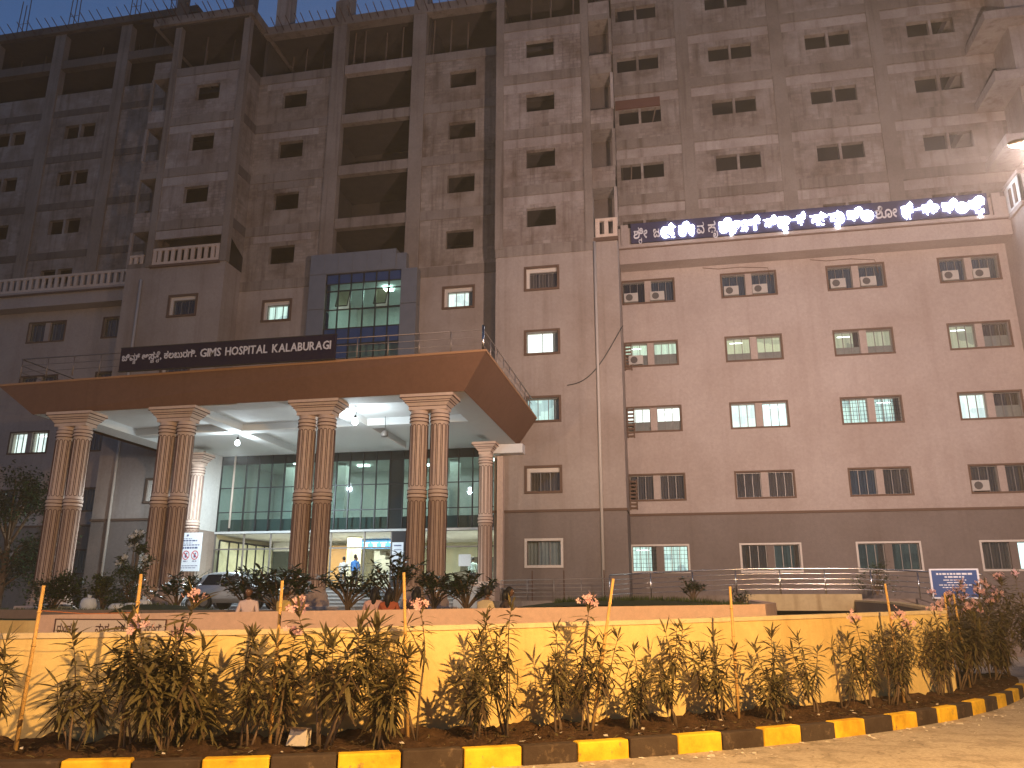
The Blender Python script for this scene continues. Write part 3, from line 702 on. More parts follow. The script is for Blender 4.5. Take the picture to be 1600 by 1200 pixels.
# the lit stair hall behind it
rm = MB(); rx0, rx1, ry, rz0, rz1 = -19.13, -14.55, 45.5, 15.3, 20.0
rm.quad((rx0, ry, rz0), (rx1, ry, rz0), (rx1, ry, rz1), (rx0, ry, rz1)); rm.quad((rx0, gy+.1, rz0), (rx0, ry, rz0), (rx0, ry, rz1), (rx0, gy+.1, rz1)); rm.quad((rx1, gy+.1, rz0), (rx1, ry, rz0), (rx1, ry, rz1), (rx1, gy+.1, rz1))
rm.quad((rx0, gy+.1, rz1), (rx1, gy+.1, rz1), (rx1, ry, rz1), (rx0, ry, rz1)); rm.quad((rx0, gy+.1, rz0), (rx1, gy+.1, rz0), (rx1, ry, rz0), (rx0, ry, rz0))
part('stair_hall', rm, M['white_wall'], hb, fix=False)
part('hall_parapet', MB().box(rx0, rx1, gy+.9, gy+1.0, 15.4, 16.6), M['film'], hb)
tube_lamp = emit('lamp_tube', (.85, 1, .93), 14)
part('ceiling_lamp', MB().box(-16.2, -15.7, 42.0, 42.6, 19.86, 19.93), tube_lamp, hb)
def area(name, loc, size, power, col, rot=(0, 0, 0), sy=None):
    l = bpy.data.lights.new(name, 'AREA'); l.energy = power; l.color = col; l.size = size
    if sy: l.shape = 'RECTANGLE'; l.size_y = sy
    o = bpy.data.objects.new(name, l); C.objects.link(o); o.location = loc; o.rotation_euler = rot; return o
area('hall_light', (-16.0, 42.8, 19.8), 1.2, 75, (.80, 1, .88))

# ---- entrance: big curtain wall above the lobby
ex0, ex1, ey = LT1+.02, TR0-.02, YC
zs = [5.72, 6.76, 8.11, 9.45]
em = MB(); n = 21; dx = (ex1-ex0)/n
cw2 = part('curtain_wall', MB(), M['mull'], hb)
pier = (13,)
for i in range(n+1): em.box(ex0+i*dx-.028, ex0+i*dx+.028, ey-.06, ey+.05, 5.72, 10.15)
for z in zs[1:]: em.box(ex0, ex1, ey-.05, ey+.04, z-.022, z+.022)
em.box(ex0, ex1, ey-.12, ey+.2, 5.6, 5.72)
cw2.data = mesh(em, M['mull'], org(hb))
M['head_bar'] = plain('pale_head_bar', (.5, .52, .52), .4)
part('head_bar', MB().box(ex0, ex1, ey-.16, ey-.12, 5.58, 5.7), M['head_bar'], cw2)
for i in range(n):
    a, b = ex0+i*dx+.028, ex0+(i+1)*dx-.028
    for j in range(len(zs)-1):
        mat = M['spandrel_gr'] if i in pier else M['glass_gr']
        part('pane', MB().quad((a, ey, zs[j]+.022), (b, ey, zs[j]+.022), (b, ey, zs[j+1]-.022), (a, ey, zs[j+1]-.022)), mat, cw2, fix=False)
    part('header_pane', MB().quad((a, ey, zs[-1]+.022), (b, ey, zs[-1]+.022), (b, ey, 10.4), (a, ey, 10.4)), M['spandrel_gr'], cw2, fix=False)
# upper hall room seen through it
up = MB(); ux0, ux1, uy, uz0, uz1 = ex0, ex1, 47.5, 5.75, 9.9
up.quad((ux0, uy, uz0), (ux1, uy, uz0), (ux1, uy, uz1), (ux0, uy, uz1)).quad((ux0, ey+.1, uz0), (ux0, uy, uz0), (ux0, uy, uz1), (ux0, ey+.1, uz1)).quad((ux1, ey+.1, uz0), (ux1, uy, uz0), (ux1, uy, uz1), (ux1, ey+.1, uz1))
up.quad((ux0, ey+.1, uz1), (ux1, ey+.1, uz1), (ux1, uy, uz1), (ux0, uy, uz1)).quad((ux0, ey+.1, uz0), (ux1, ey+.1, uz0), (ux1, uy, uz0), (ux0, uy, uz0))
part('upper_hall', up, M['white_wall'], hb, fix=False)
mb = MB()
for x in (-22.3, -19, -15.6, -12.2): mb.box(x-.25, x+.25, 44.2, 44.7, 5.76, 9.88)
part('hall_column', mb, M['white_wall'], hb)
part('hall_railing', MB().box(ux0, ux1, 41.55, 41.6, 5.76, 6.4), plain('frosted_parapet', (.10, .13, .12), .6), hb)
for x, y in ((-21.4, 43.6), (-13.2, 43.0), (-9.9, 44.5), (-14.4, 45.5), (-18.0, 45.0)): part('ceiling_lamp', MB().box(x-.35, x+.35, y-.14, y+.14, 9.8, 9.87), tube_lamp, hb)
area('upper_hall_light', (AX, 44.4, 9.75), 12, 290, (.86, 1, .90), sy=3)
# ---- lobby
FL = 2.62
lob = MB(); ly = 49.0
lob.quad((ex0, ey, FL), (ex1, ey, FL), (ex1, ly, FL), (ex0, ly, FL))
part('lobby_floor', lob, plain('polished_floor', (.42, .40, .36), .15, scale=3), hb, fix=False)
M['lobby_cream'] = plain('lobby_cream_wall', (.70, .66, .46), .6, scale=1.5, var=.12)
part('lobby_wall', MB().quad((ex0, ly, FL), (ex1, ly, FL), (ex1, ly, 5.6), (ex0, ly, 5.6)).quad((ex1, ey, FL), (ex1, ly, FL), (ex1, ly, 5.6), (ex1, ey, 5.6)).quad((ex0, ey, FL), (ex0, ly, FL), (ex0, ly, 5.6), (ex0, ey, 5.6)), M['lobby_cream'], hb, fix=False)
part('lobby_ceiling', MB().quad((ex0, ey+.2, 5.58), (ex1, ey+.2, 5.58), (ex1, ly, 5.58), (ex0, ly, 5.58)), M['soffit'], hb, fix=False)
# glazed partition slanting back on the left, with cream curtains
p0, p1 = Vector((-24.7, 41.3)), Vector((-24.25, 46.55))
q = MB(); fr = MB()
for i in range(6):
    a = p0.lerp(p1, i/6); b = p0.lerp(p1, (i+1)/6)
    q.quad((a.x+.06, a.y, FL), (b.x-.02, b.y, FL), (b.x-.02, b.y, 5.2), (a.x+.06, a.y, 5.2)); fr.box(a.x-.035, a.x+.035, a.y-.04, a.y+.04, FL, 5.25)
fr.tube([(p0.x, p0.y, 5.25), (p1.x, p1.y, 5.25)], .06, 4)
part('lobby_partition', q, plain('cream_drape', (.62, .60, .40), .8, scale=4, var=.25), hb, fix=False)
part('partition_frame', fr, M['mull'], hb)
part('dark_doorway', MB().box(-24.2, -22.3, 46.6, 46.7, FL, 5.0), plain('dark_green_doorway', (.05, .06, .045), .6), hb)
part('lobby_header', MB().box(-24.2, -20.6, 46.5, 46.6, 5.0, 5.55), M['white_wall'], hb)
part('reception_panel', MB().box(-20.9, -19.3, 46.6, 46.7, FL, 5.3), plain('orange_wood_panel', (.42, .24, .09), .4), hb)
part('lobby_column', MB().lathe([(.40, FL), (.40, 5.58)], -17.9, 44.0, 20), M['lobby_cream'], hb, smooth=True)
part('blue_tile_panel', MB().box(-18.05, -15.35, 45.4, 45.45, 5.0, 5.57), plain('blue_notice_print', (.05, .22, .50), .5), hb)
for i in range(5):
    x = -18.0+i*.53
    part('tile_motif', MB().box(x+.06, x+.46, 45.385, 45.395, 5.32, 5.37).box(x+.16, x+.36, 45.385, 45.395, 5.12, 5.28), plain('white_print', (.6, .65, .7), .6), hb)
part('brown_back_wall', MB().box(-18.2, -14.3, 46.8, 46.9, FL, 5.0), plain('olive_back_wall', (.20, .17, .10), .6), hb)
st = MB()
for i in range(8): st.box(-17.3+i*.34, -16.96+i*.34, 45.6, 46.7, FL, 4.9-i*.26)
part('lobby_stair', st, plain('stair_stone', (.34, .33, .28), .5), hb)
part('lobby_desk', MB().box(-12.4, -9.4, 45.5, 46.2, FL, 3.65), plain('desk_laminate', (.10, .08, .06), .4), hb)
part('dark_shelf', MB().box(-12.6, -9.0, 47.5, 47.6, 3.4, 4.6), plain('dark_counter_back', (.07, .06, .04), .5), hb)
# shopfront frame
sf = MB(); xs_ = [ex0, -23.2, -21.6, -19.7, -18.1, -16.2, -14.7, -13.85, -11.9, -9.9, ex1]
for x in xs_: sf.box(x-.035, x+.035, ey-.05, ey+.05, FL, 5.6)
sf.box(ex0, ex1, ey-.045, ey+.045, 4.72, 4.79)
sfo = part('shopfront_frame', sf, M['alum'], hb)
for i in range(len(xs_)-1):
    if i == 4: continue          # the open doorway
    part('pane', MB().quad((xs_[i]+.035, ey, FL), (xs_[i+1]-.035, ey, FL), (xs_[i+1]-.035, ey, 4.72), (xs_[i]+.035, ey, 4.72)), M['glass_cl'], sfo, fix=False)
part('shopfront_pier', MB().box(-14.65, -13.9, ey-.1, ey+.3, FL, 5.6), plain('dark_granite', (.03, .03, .035), .3), hb)
area('lobby_light', (-19, 44, 5.5), 7, 620, (.96, 1, .86), sy=2.5)
area('lobby_light', (-12, 44, 5.5), 5, 420, (.92, 1, .9), sy=2.5)

# ============================================================ left wing
lw = thing('hospital_wing', 'dim hospital wing with balustraded parapet and unfinished open floors, left of the entrance towers', 'building', (-40, YW, 0))
YL = 41.9; LX0, LX1 = -56, LT0
lcols = [-38.6, -44.1, -49.6, -33.2]
lops = [(c-1.3, c+1.3, H(k)-.1-WH, H(k)-.1) for k in range(5) for c in lcols]
part('ground_floor_wall', facade(MB(), LX0, LX1, 1.0, 6.22, YL, lops), M['wall_low'], lw)
part('plaster_wall', facade(MB(), LX0, LX1, 6.34, 21.0, YL, lops), M['wall_up'], lw)
part('string_course', MB().box(LX0, LX1, YL-.07, YL+.1, 6.22, 6.34), M['trim'], lw)
for c in lcols[:3]+lcols[3:]:
    for k in range(5):
        sp = 'ww' if (k == 2 and c == -38.6) else 'gg' if (k, c) in ((2, -44.1),) else 'DD'
        pair_window(lw, c, H(k)-.1-WH, YL, sp, 2.6, WH)
uops = []
for k in range(5, 9):
    for c in lcols[:3]: uops += [(c-1.18, c-.08, H(k)-1.05, H(k)), (c+.08, c+1.18, H(k)-1.05, H(k))]
    uops += [(-32.7, -31.9, H(k)-1.0, H(k))]
part('block_wall', facade(MB(), LX0, LX1, 21.0, 36.2, YL, uops, .3), M['block_w'], lw)
for k in range(4, 9):
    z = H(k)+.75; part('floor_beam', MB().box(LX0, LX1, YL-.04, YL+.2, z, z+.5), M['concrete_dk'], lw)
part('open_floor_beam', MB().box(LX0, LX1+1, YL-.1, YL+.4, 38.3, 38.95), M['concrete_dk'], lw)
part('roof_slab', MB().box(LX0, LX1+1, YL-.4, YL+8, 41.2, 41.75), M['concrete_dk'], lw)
for x in (-36.0, -41.3, -46.8, -52.2): part('concrete_column', MB().box(x-.42, x+.42, YL-.14, YL+.37, 20.8, 41.2), M['concrete'], lw)
part('inner_wall', MB().box(LX0, LX1+2, YL+4, YL+4.1, 20, 41.15), M['conc_shade'], lw); part('shade_ceiling', MB().box(LX0, LX1+.9, YL-.1, YL+7, 41.1, 41.19), M['conc_shade'], lw)  # ceiling layer paints in the shade under the wing roof
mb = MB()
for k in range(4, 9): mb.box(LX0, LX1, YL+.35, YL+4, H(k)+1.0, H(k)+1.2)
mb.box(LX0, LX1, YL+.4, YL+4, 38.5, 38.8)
part('floor_slab', mb, M['conc_shade'], lw)
for i in range(30): inst('rebar', rb, lw, (LX0+4+i*.72+random.uniform(-.1, .1), YL-.35, 41.3+random.uniform(-.05, .15)))
for x in (-45.5, -41.2, -36.2, -33): part('roof_rebar_cage', MB().tube([(x, YL+.2, 41.7), (x+.05, YL+.2, 45)], .03, 5).tube([(x+.4, YL+.2, 41.7), (x+.42, YL+.2, 44.6)], .03, 5).tube([(x+.8, YL+.2, 41.7), (x+.72, YL+.2, 45.2)], .03, 5).tube([(x, YL+.2, 43), (x+.8, YL+.2, 43)], .02, 4), M['rust'], lw)
for i in range(9):
    inst('timber_prop', cached('prop2', lambda: mesh(MB().tube([(0, 0, 38.9), (.05, .03, 41.2)], .05, 6), M['wood'])), lw, (-46+i*1.6+random.uniform(-.4, .4), YL+random.uniform(.7, 2), 0))
part('cornice', MB().box(LX0, LX1-.05, 41.0, YL, 19.95, 20.75).box(LX0, LX1-.05, 40.85, YL, 20.75, 20.95), M['wall_up'], lw)
part('cornice_line', MB().box(LX0, LX1-.06, 40.8, 40.86, 20.7, 20.8), M['trim'], lw)
balustrade(lw, -47.5, LX1-.1, 40.95, 20.95, 22.0, 34, M['balus'])
# ============================================================ entrance porch
po = thing('entrance_porch', 'wide entrance porch with sloping brown fascia, white soffit and paired fluted columns', 'porch', (AX, 28.5, 1.6))
T = (-27.1, -6.6, 28.0, YT-.03); Bt = (-26.15, -7.55, 28.55, YT-.03); zt, zb = 10.91, 9.57
mb = MB()
a = [(-28.5, 28.85, zt), (T[1], T[2], zt), (T[1], T[3], zt), (-28.5, T[3], zt)]; b = [(-26.55, 28.8, zb), (Bt[1], Bt[2], zb), (Bt[1], Bt[3], zb), (-26.55, Bt[3], zb)]
mb.quad(b[0], b[1], a[1], a[0]); mb.quad(b[1], b[2], a[2], a[1]); mb.quad(b[3], b[0], a[0], a[3])
part('fascia', mb, M['fascia'], po)
part('roof_edge', MB().prism([(-28.55, 28.82), (T[1]+.03, T[2]-.03), (T[1]+.03, T[3]), (-28.55, T[3])], 'z', zt+.002, zt+.09), M['lip'], po)
sl = MB(); sl.quad((Bt[0]+.5, Bt[2]+.7, 9.92), (Bt[1]-.5, Bt[2]+.7, 9.92), (Bt[1]-.5, Bt[3], 9.92), (Bt[0]+.5, Bt[3], 9.92))
sl.quad((LT1+.03, Bt[3], 9.92), (TR0-.03, Bt[3], 9.92), (TR0-.03, YC-.01, 9.92), (LT1+.03, YC-.01, 9.92))
part('soffit_slab', sl, M['soffit'], po, fix=False)
eb = MB(); eb.box(-26.5, Bt[1]-.003, 28.82, Bt[2]+1.15, zb, 10.2).box(-17, Bt[1]-.003, Bt[2]+.12, 28.82, zb+.001, 10.2).box(Bt[0]+.003, Bt[0]+1.1, Bt[2]+1.15, Bt[3], zb+.002, 10.2).box(Bt[1]-1.1, Bt[1]-.003, Bt[2]+1.15, Bt[3], zb+.002, 10.2)
part('edge_beam', eb, M['soffit'], po)
for x in (-19.8, -13.66): part('soffit_beam', MB().box(x-.3, x+.3, Bt[2]+1.15, Bt[3]-.3, zb+.01, 10.2), M['soffit'], po)
for y in (33.9,): part('cross_beam', MB().box(Bt[0]+1.1, Bt[1]-1.1, y-.3, y+.3, zb+.02, 10.19), M['soffit'], po)
# columns
sh = MB(); sh.lathe([(.50, 1.55), (.50, 1.9), (.44, 1.98), (.44, 2.12), (.38, 2.2), (.345, 2.3), (.345, 5.62), (.375, 5.66), (.375, 5.72), (.35, 5.75), (.35, 5.8), (.375, 5.83), (.375, 5.9), (.345, 5.94), (.335, 8.52), (.37, 8.56), (.37, 8.62), (.345, 8.65), (.345, 8.7), (.37, 8.73), (.37, 8.8), (.34, 8.84), (.34, 9.0)], 0, 0, 32)
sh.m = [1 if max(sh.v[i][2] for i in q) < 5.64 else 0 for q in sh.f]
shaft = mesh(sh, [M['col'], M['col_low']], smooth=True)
rg = MB()
rg2 = MB()
for z in (5.735+.04, 5.64, 5.92): rg.lathe([(.352, z-.014), (.381, z-.012), (.381, z+.012), (.352, z+.014)], 0, 0, 32)
for z in (8.54, 8.675, 8.82): rg2.lathe([(.352, z-.014), (.381, z-.012), (.381, z+.012), (.352, z+.014)], 0, 0, 32)
ringm = mesh(rg, M['groove'], smooth=True); ringm2 = mesh(rg2, M['groove'], smooth=True)
fl = MB()
for d, (z0, z1, r) in enumerate(((2.4, 5.52, .345), (6.05, 8.42, .340))):
    for i in range(12):
        t0 = 2*math.pi*(i+.5)/12; hw = .062; P = []
        for j in range(7): u = math.pi*j/6; P.append((hw*math.cos(u), z1-.07+hw*math.sin(u)))
        for j in range(7): u = math.pi+math.pi*j/6; P.append((hw*math.cos(u), z0+.07+hw*math.sin(u)))
        P.append(P[0]); fl.tube([((r)*math.cos(t0+p/r), (r)*math.sin(t0+p/r), z) for p, z in P], .0135, 4, cap=False)
flute = mesh(fl, M['groove'], fix=False)
def cap_mesh(w, d):
    mb = MB(); g = MB()
    def fr(a, z0, b, z1): mb.frustum((-w/2+a, w/2-a, -d/2+a*.7, d/2-a*.7), z0, (-w/2+b, w/2-b, -d/2+b*.7, d/2-b*.7), z1)
    fr(.30, 8.98, .30, 9.12); fr(.30, 9.12, .18, 9.26); fr(.18, 9.26, .13, 9.33); fr(.13, 9.33, .02, 9.44); fr(.0, 9.44, .0, 9.565)
    for z, a in ((9.12, .285), (9.26, .165), (9.33, .115), (9.44, -.012)):
        g.box(-w/2+a, w/2-a, -d/2+a*.7, d/2-a*.7, z-.012, z+.012)
    return mesh(mb, M['col']), mesh(g, M['groove'])
capm, capl = cap_mesh(2.1, 1.1)
for xc in (-24.6, -19.8, -13.66, -9.04):
    for s in (-1, 1):
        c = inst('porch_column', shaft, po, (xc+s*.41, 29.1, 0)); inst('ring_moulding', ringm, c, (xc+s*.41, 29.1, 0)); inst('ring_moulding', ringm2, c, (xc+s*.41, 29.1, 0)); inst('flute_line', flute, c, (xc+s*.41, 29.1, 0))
    k = inst('capital', capm, po, (xc, 29.1, 0)); inst('capital_line', capl, k, (xc, 29.1, 0))
    bevel(part('column_plinth', MB().box(xc-1.1, xc+1.1, 28.5, 29.7, 1.3, 1.72), M['col'], po), .03)
capm1, capl1 = cap_mesh(1.2, 1.1)
for xc in (-9.0, sym(-9.0)):
    y = 38.5
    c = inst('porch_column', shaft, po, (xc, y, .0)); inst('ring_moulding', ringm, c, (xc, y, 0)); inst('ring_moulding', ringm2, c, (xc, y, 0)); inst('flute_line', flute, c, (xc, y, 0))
    k = inst('capital', capm1, po, (xc, y, 0)); inst('capital_line', capl1, k, (xc, y, 0))
    bevel(part('column_plinth', MB().box(xc-.62, xc+.62, 37.9, 39.1, 1.5, 2.62+.25), M['col'], po), .03)
    part('pilaster', MB().box(xc+.45 if xc > AX else xc-.75, xc+.75 if xc > AX else xc-.45, YT-.35, YT, 2.6, 9.0), M['col'], po)
part('column_beam', MB().box(-8.9, -7.2, 38.7, YT, 9.1, 9.55), M['soffit'], po)
# white-painted flank beside the lobby (left) 
part('white_flank', MB().quad((LT1+.012, YT+.02, 5.7), (LT1+.012, YC-.05, 5.7), (LT1+.012, YC-.05, 10.3), (LT1+.012, YT+.02, 10.3)), M['white_wall'], po, fix=False)
# rail on the porch roof
def railing(parent, pts, h, n_rails, posts, mat, r=.028, pr=.03):
    top = MB().tube([(p[0], p[1], p[2]+h) for p in pts], r*1.25, 8); part('top_rail', top, mat, parent, smooth=True)
    for i in range(1, n_rails+1): part('rail', MB().tube([(p[0], p[1], p[2]+h*i/(n_rails+1)) for p in pts], r*.6, 6), mat, parent, smooth=True)
    me = mesh(MB().tube([(0, 0, 0), (0, 0, h)], pr, 8), mat, smooth=True)
    for p in posts: inst('post', me, parent, p)
roof_z = zt+.09
pr_ = thing('roof_railing', 'thin steel railing along the edge of the porch roof', 'railing', (AX, 28.15, roof_z))
xs_ = [-6.75-1.26*i for i in range(17)]
railing(pr_, [(-26.95, 38.9, roof_z), (-26.95, 28.2, roof_z), (-6.75, 28.2, roof_z), (-6.75, 38.9, roof_z)], .86, 2, [(x, 28.2, roof_z) for x in xs_]+[(-6.75, 28.2+1.26*i, roof_z) for i in range(1, 9)], M['oldsteel'], .02, .026)
part('corner_post', MB().tube([(-6.75, 28.2, roof_z), (-6.75, 28.2, roof_z+1.02)], .05, 8), M['steel'], pr_, smooth=True)
# entrance steps and landing
st = thing('entrance_steps', 'pale stone steps leading up to the glass lobby', 'steps', (AX, 37, SITE))
nst = 6; rise = (FL-SITE)/nst
for i in range(nst):
    y0 = 35.9+i*.34; y1 = 35.9+(i+1)*.34 if i < nst-1 else YC-.06; z = SITE+rise*(i+1)
    part('riser', MB().box(-23.4, -9.9, y0+.03, y1, SITE-.05, z-.05), M['riser'], st)
    part('tread', MB().box(-23.4, -9.9, y0, y1+.03 if i < nst-1 else y1, z-.05, z), M['step'], st)
for xa_, xb2 in ((-24.9, -23.4), (-9.9, -8.8)): part('landing_side', MB().box(xa_, xb2, 36.2, YC-.06, SITE-.05, FL-.01), M['step'], st)
hr = thing('step_handrail', 'sloping steel handrail at the left end of the entrance steps', 'handrail', (-23.3, 36, SITE))
for i, dz in enumerate((0, .22, .44, .66)): part('rail', MB().tube([(-23.25, 35.9, SITE+.9-dz), (-23.25, 38.2, FL+.9-dz)], .02, 6), M['steel'], hr)
for y, z in ((35.95, SITE), (37.1, SITE+.5), (38.15, FL)): part('post', MB().tube([(-23.25, y, z), (-23.25, y, z+.92)], .025, 6), M['steel'], hr)

# ------------------------------------------------------------------ lamps
def point(name, loc, power, col, rad=.08):
    l = bpy.data.lights.new(name, 'POINT'); l.energy = power; l.color = col; l.shadow_soft_size = rad
    o = bpy.data.objects.new(name, l); C.objects.link(o); o.location = loc; return o
def spot(name, loc, target, power, col, size, blend=.5, rad=.12):
    l = bpy.data.lights.new(name, 'SPOT'); l.energy = power; l.color = col; l.spot_size = R(size); l.spot_blend = blend; l.shadow_soft_size = rad
    o = bpy.data.objects.new(name, l); C.objects.link(o); o.location = loc
    o.rotation_euler = (Vector(target)-Vector(loc)).to_track_quat('-Z', 'Y').to_euler(); return o
bulb_on = emit('lit_bulb', (.85, .95, 1), 45)
bulb_dim = emit('lit_caged_bulb', (.85, .95, 1), 12)
def pendant(x, y, zc, lit, label, power=0, ztop=9.92, bm=None):
    o = thing('pendant_lamp', label, 'lamp', (x, y, zc))
    part('cord', MB().tube([(x, y, ztop), (x+.03, y, (ztop+zc)/2), (x, y, zc+.12)], .014, 5), M['black'], o)
    if lit:
        part('holder', MB().lathe([(.03, zc+.22), (.05, zc+.2), (.055, zc+.1), (.05, zc+.08)], x, y, 12), M['black'], o)
        part('bulb', MB().lathe([(.03, zc+.09), (.09, zc+.02), (.125, zc-.07), (.10, zc-.16), (.03, zc-.2), (.001, zc-.2)], x, y, 14), bm or bulb_on, o, smooth=True)
        point('porch_lamp_light', (x, y, zc-.32), power, (.78, .92, 1), .13)
    else:
        part('housing', MB().lathe([(.05, zc+.12), (.14, zc+.05), (.16, zc-.1), (.15, zc-.14), (.001, zc-.14)], x, y, 14), M['alum'], o, smooth=True)
pendant(-13.0, 31.3, 9.30, True, 'glowing bare bulb hanging between the two middle column pairs', 270)
pendant(-20.1, 34.3, 9.25, True, 'small caged lamp hanging from the soffit near the white flank wall', 190, 9.57, bulb_dim)
spot('porch_lamp_beam', (-20.1, 34.3, 8.95), (-21.5, 36.5, 0), 3800, (.80, .93, 1), 165, .4)
pendant(-12.45, 33.4, 9.15, False, 'unlit grey hanging lamp right of the bare bulb')
# street lamps
M['galv'] = plain('galvanised_pole', (.42, .43, .44), .45, .6)
sod = emit('sodium_glow', (1, .7, .4), 7)
def street_lamp(base, head, label, aim, power, col, size, blend):
    o = thing('street_lamp', label, 'lamp', base); bx, by, bz = base; hx, hy, hz = head
    part('pole', MB().tube([(bx, by, bz), (bx, by, hz-.6), (bx, by, hz-.05)], [.11, .07, .06], 12), M['galv'], o, smooth=True)
    part('base_plate', MB().box(bx-.2, bx+.2, by-.2, by+.2, bz, bz+.04), M['galv'], o)
    d = Vector((hx-bx, hy-by, 0)); dn = d.normalized(); s = Vector((-dn.y, dn.x, 0))
    part('arm', MB().tube([(bx, by, hz-.1), (bx+d.x*.5, by+d.y*.5, hz+.02), (hx-dn.x*.1, hy-dn.y*.1, hz+.05)], .035, 8), M['galv'], o, smooth=True)
    hm = MB(); sec = [(-.15, .05, .04), (.0, .10, .07), (.35, .15, .09), (.62, .10, .06), (.7, .03, .03)]
    for (t_, w, h) in sec:
        p = Vector((hx, hy, hz))+dn*t_
        for k in range(10): u = 2*math.pi*k/10; hm.v.append(tuple(p+s*w*math.cos(u)+Vector((0, 0, h*max(math.sin(u), -.35)))))
    for i in range(len(sec)-1):
        for k in range(10): hm.f.append((i*10+k, i*10+(k+1) % 10, i*10+10+(k+1) % 10, i*10+10+k)); hm.m.append(0)
    part('head', hm, M['acwhite'], o, smooth=True)
    c = Vector((hx, hy, hz-.06))+dn*.3
    part('lens', MB().lathe([(.11, c.z+.02), (.10, c.z-.03), (.04, c.z-.055), (.001, c.z-.055)], c.x, c.y, 14), sod, o, smooth=True)
    spot('street_lamp_light', (c.x, c.y, c.z-.1), aim, power, col, size, blend); return o
SOD = (1, .60, .22)
street_lamp((9.6, 14.2, 0), (6.75, 14.0, 9.5), 'street lamp with a white head reaching in at the right picture edge', (14, 40, 31), 47000, (1, .74, .64), 166, 1.0)
street_lamp((6.9, .4, 0), (4.8, 2.0, 7.7), 'street lamp behind the viewpoint that lights the yellow wall', (.9, 8.5, 0), 17500, SOD, 140, .6)

street_lamp((-16.5, -8.5, 0), (-14.8, -6.9, 9.2), 'added unseen fill lamp far behind the viewpoint that warms the porch front', (-22, 40, 16), 11000, (1, .68, .46), 150, .8)  # added fill light, unseen, to warm the left facade and soften the tower shadow

# ------------------------------------------------------------------ lettering
def glyph_mesh(s, mat, offset=0.0, res=2):
    c = bpy.data.curves.new('text', 'FONT'); c.body = s; c.size = 1; c.resolution_u = res; c.offset = offset; c.fill_mode = 'FRONT'
    o = bpy.data.objects.new('text', c); C.objects.link(o)
    dg = bpy.context.evaluated_depsgraph_get(); me = bpy.data.meshes.new_from_object(o.evaluated_get(dg))
    v = [tuple(p.co) for p in me.vertices]; f = [tuple(p.vertices) for p in me.polygons]
    bpy.data.objects.remove(o); bpy.data.curves.remove(c); bpy.data.meshes.remove(me); return v, f
VIR = '\u0ccd'
def is_cons(ch): return 0x0c95 <= ord(ch) <= 0x0cb9
def is_sign(ch): return 0x0cbc <= ord(ch) <= 0x0cd6 or ch in '\u0c82\u0c83'
def line(s, offset=0.0):
    """lay a line of text out in (x, z); Kannada conjuncts get their second consonant small below the first"""
    V, Fc, x, i = [], [], 0.0, 0
    while i < len(s):
        ch = s[i]
        if ch == ' ': x += .38; i += 1; continue
        base = ch; subs = []; i += 1
        if is_cons(ch):
            while i < len(s):
                if s[i] == VIR and i+1 < len(s) and is_cons(s[i+1]): subs.append(s[i+1]); i += 2
                elif is_sign(s[i]): base += s[i]; i += 1
                else: break
        elif 0x0c85 <= ord(ch) <= 0x0c94:
            while i < len(s) and is_sign(s[i]): base += s[i]; i += 1
        v, f = glyph_mesh(base, None, offset)
        if not v: x += .3; continue
        mn = min(p[0] for p in v); mx = max(p[0] for p in v); n = len(V)
        V += [(p[0]-mn+x, p[1]) for p in v]; Fc += [tuple(n+k for k in q) for q in f]
        for sub in subs:
            v2, f2 = glyph_mesh(sub, None, offset*.8); 
            if not v2: continue
            m2 = min(p[0] for p in v2); n = len(V); V += [((p[0]-m2)*.55+x+(mx-mn)*.35, p[1]*.5-.38) for p in v2]; Fc += [tuple(n+k for k in q) for q in f2]
        x += mx-mn+.07
    return V, Fc
def lettering(name, s, x0, x1, z0, z1, y, mat, parent, offset=0.0, depth=0.0):
    """fit a line of text into a rectangle on a plane facing the viewer; z0,z1 bound the body height"""
    V, Fc = line(s, offset)
    if not V: return None
    a, b = min(p[0] for p in V), max(p[0] for p in V); sx = (x1-x0)/(b-a); sz = (z1-z0)/.72
    mb = MB(); mb.add([(x0+(p[0]-a)*sx, y, z0+p[1]*sz) for p in V], Fc)
    if depth:
        n = len(mb.v); mb2 = MB(); mb2.add(mb.v, mb.f)
        # side walls so the letters stand off the board
        ed = {}
        for q in Fc:
            for k in range(len(q)):
                e = (q[k], q[(k+1) % len(q)]); ed[e] = ed.get(e, 0)+1
        back = [(p[0], y+depth, p[2]) for p in mb.v]; mb2.v += back
        for (i, j) in ed:
            if (j, i) not in ed: mb2.f.append((i, j, j+n, i+n)); mb2.m.append(0)
        mb = mb2
    return part(name, mb, mat, parent, fix=False)
# hospital name board on the porch
gb = thing('name_board', 'dark navy hospital name board with silver bilingual letters on the porch roof edge', 'sign', (-17.4, 28.0, roof_z))
BX0, BX1, BZ0, BZ1 = -22.06, -12.62, 11.0, 11.98
part('panel', MB().box(BX0, BX1, 28.0, 28.1, BZ0, BZ1), M['navy'], gb)
part('panel_frame', MB().box(BX0-.02, BX1+.02, 27.99, 28.11, BZ1, BZ1+.03).box(BX0-.02, BX1+.02, 27.99, 28.11, BZ0-.03, BZ0), M['black'], gb)
def bxx(u): return BX0+(BX1-BX0)*(u-62)/(1525-62)
for s, a, b in (('ಜಿಮ್ಸ್', 80, 205), ('ಆಸ್ಪತ್ರೆ,', 222, 360), ('ಕಲಬುರಗಿ.', 378, 602)): lettering('lettering', s, bxx(a), bxx(b), 11.42, 11.70, 27.96, M['letter'], gb, .018, .03)
for s, a, b in (('GIMS', 628, 770), ('HOSPITAL', 800, 1083), ('KALABURAGI', 1115, 1498)):
    lettering('lettering', s, bxx(a), bxx(b), 11.39, 11.74, 27.96, M['letter'], gb, .014, .03)
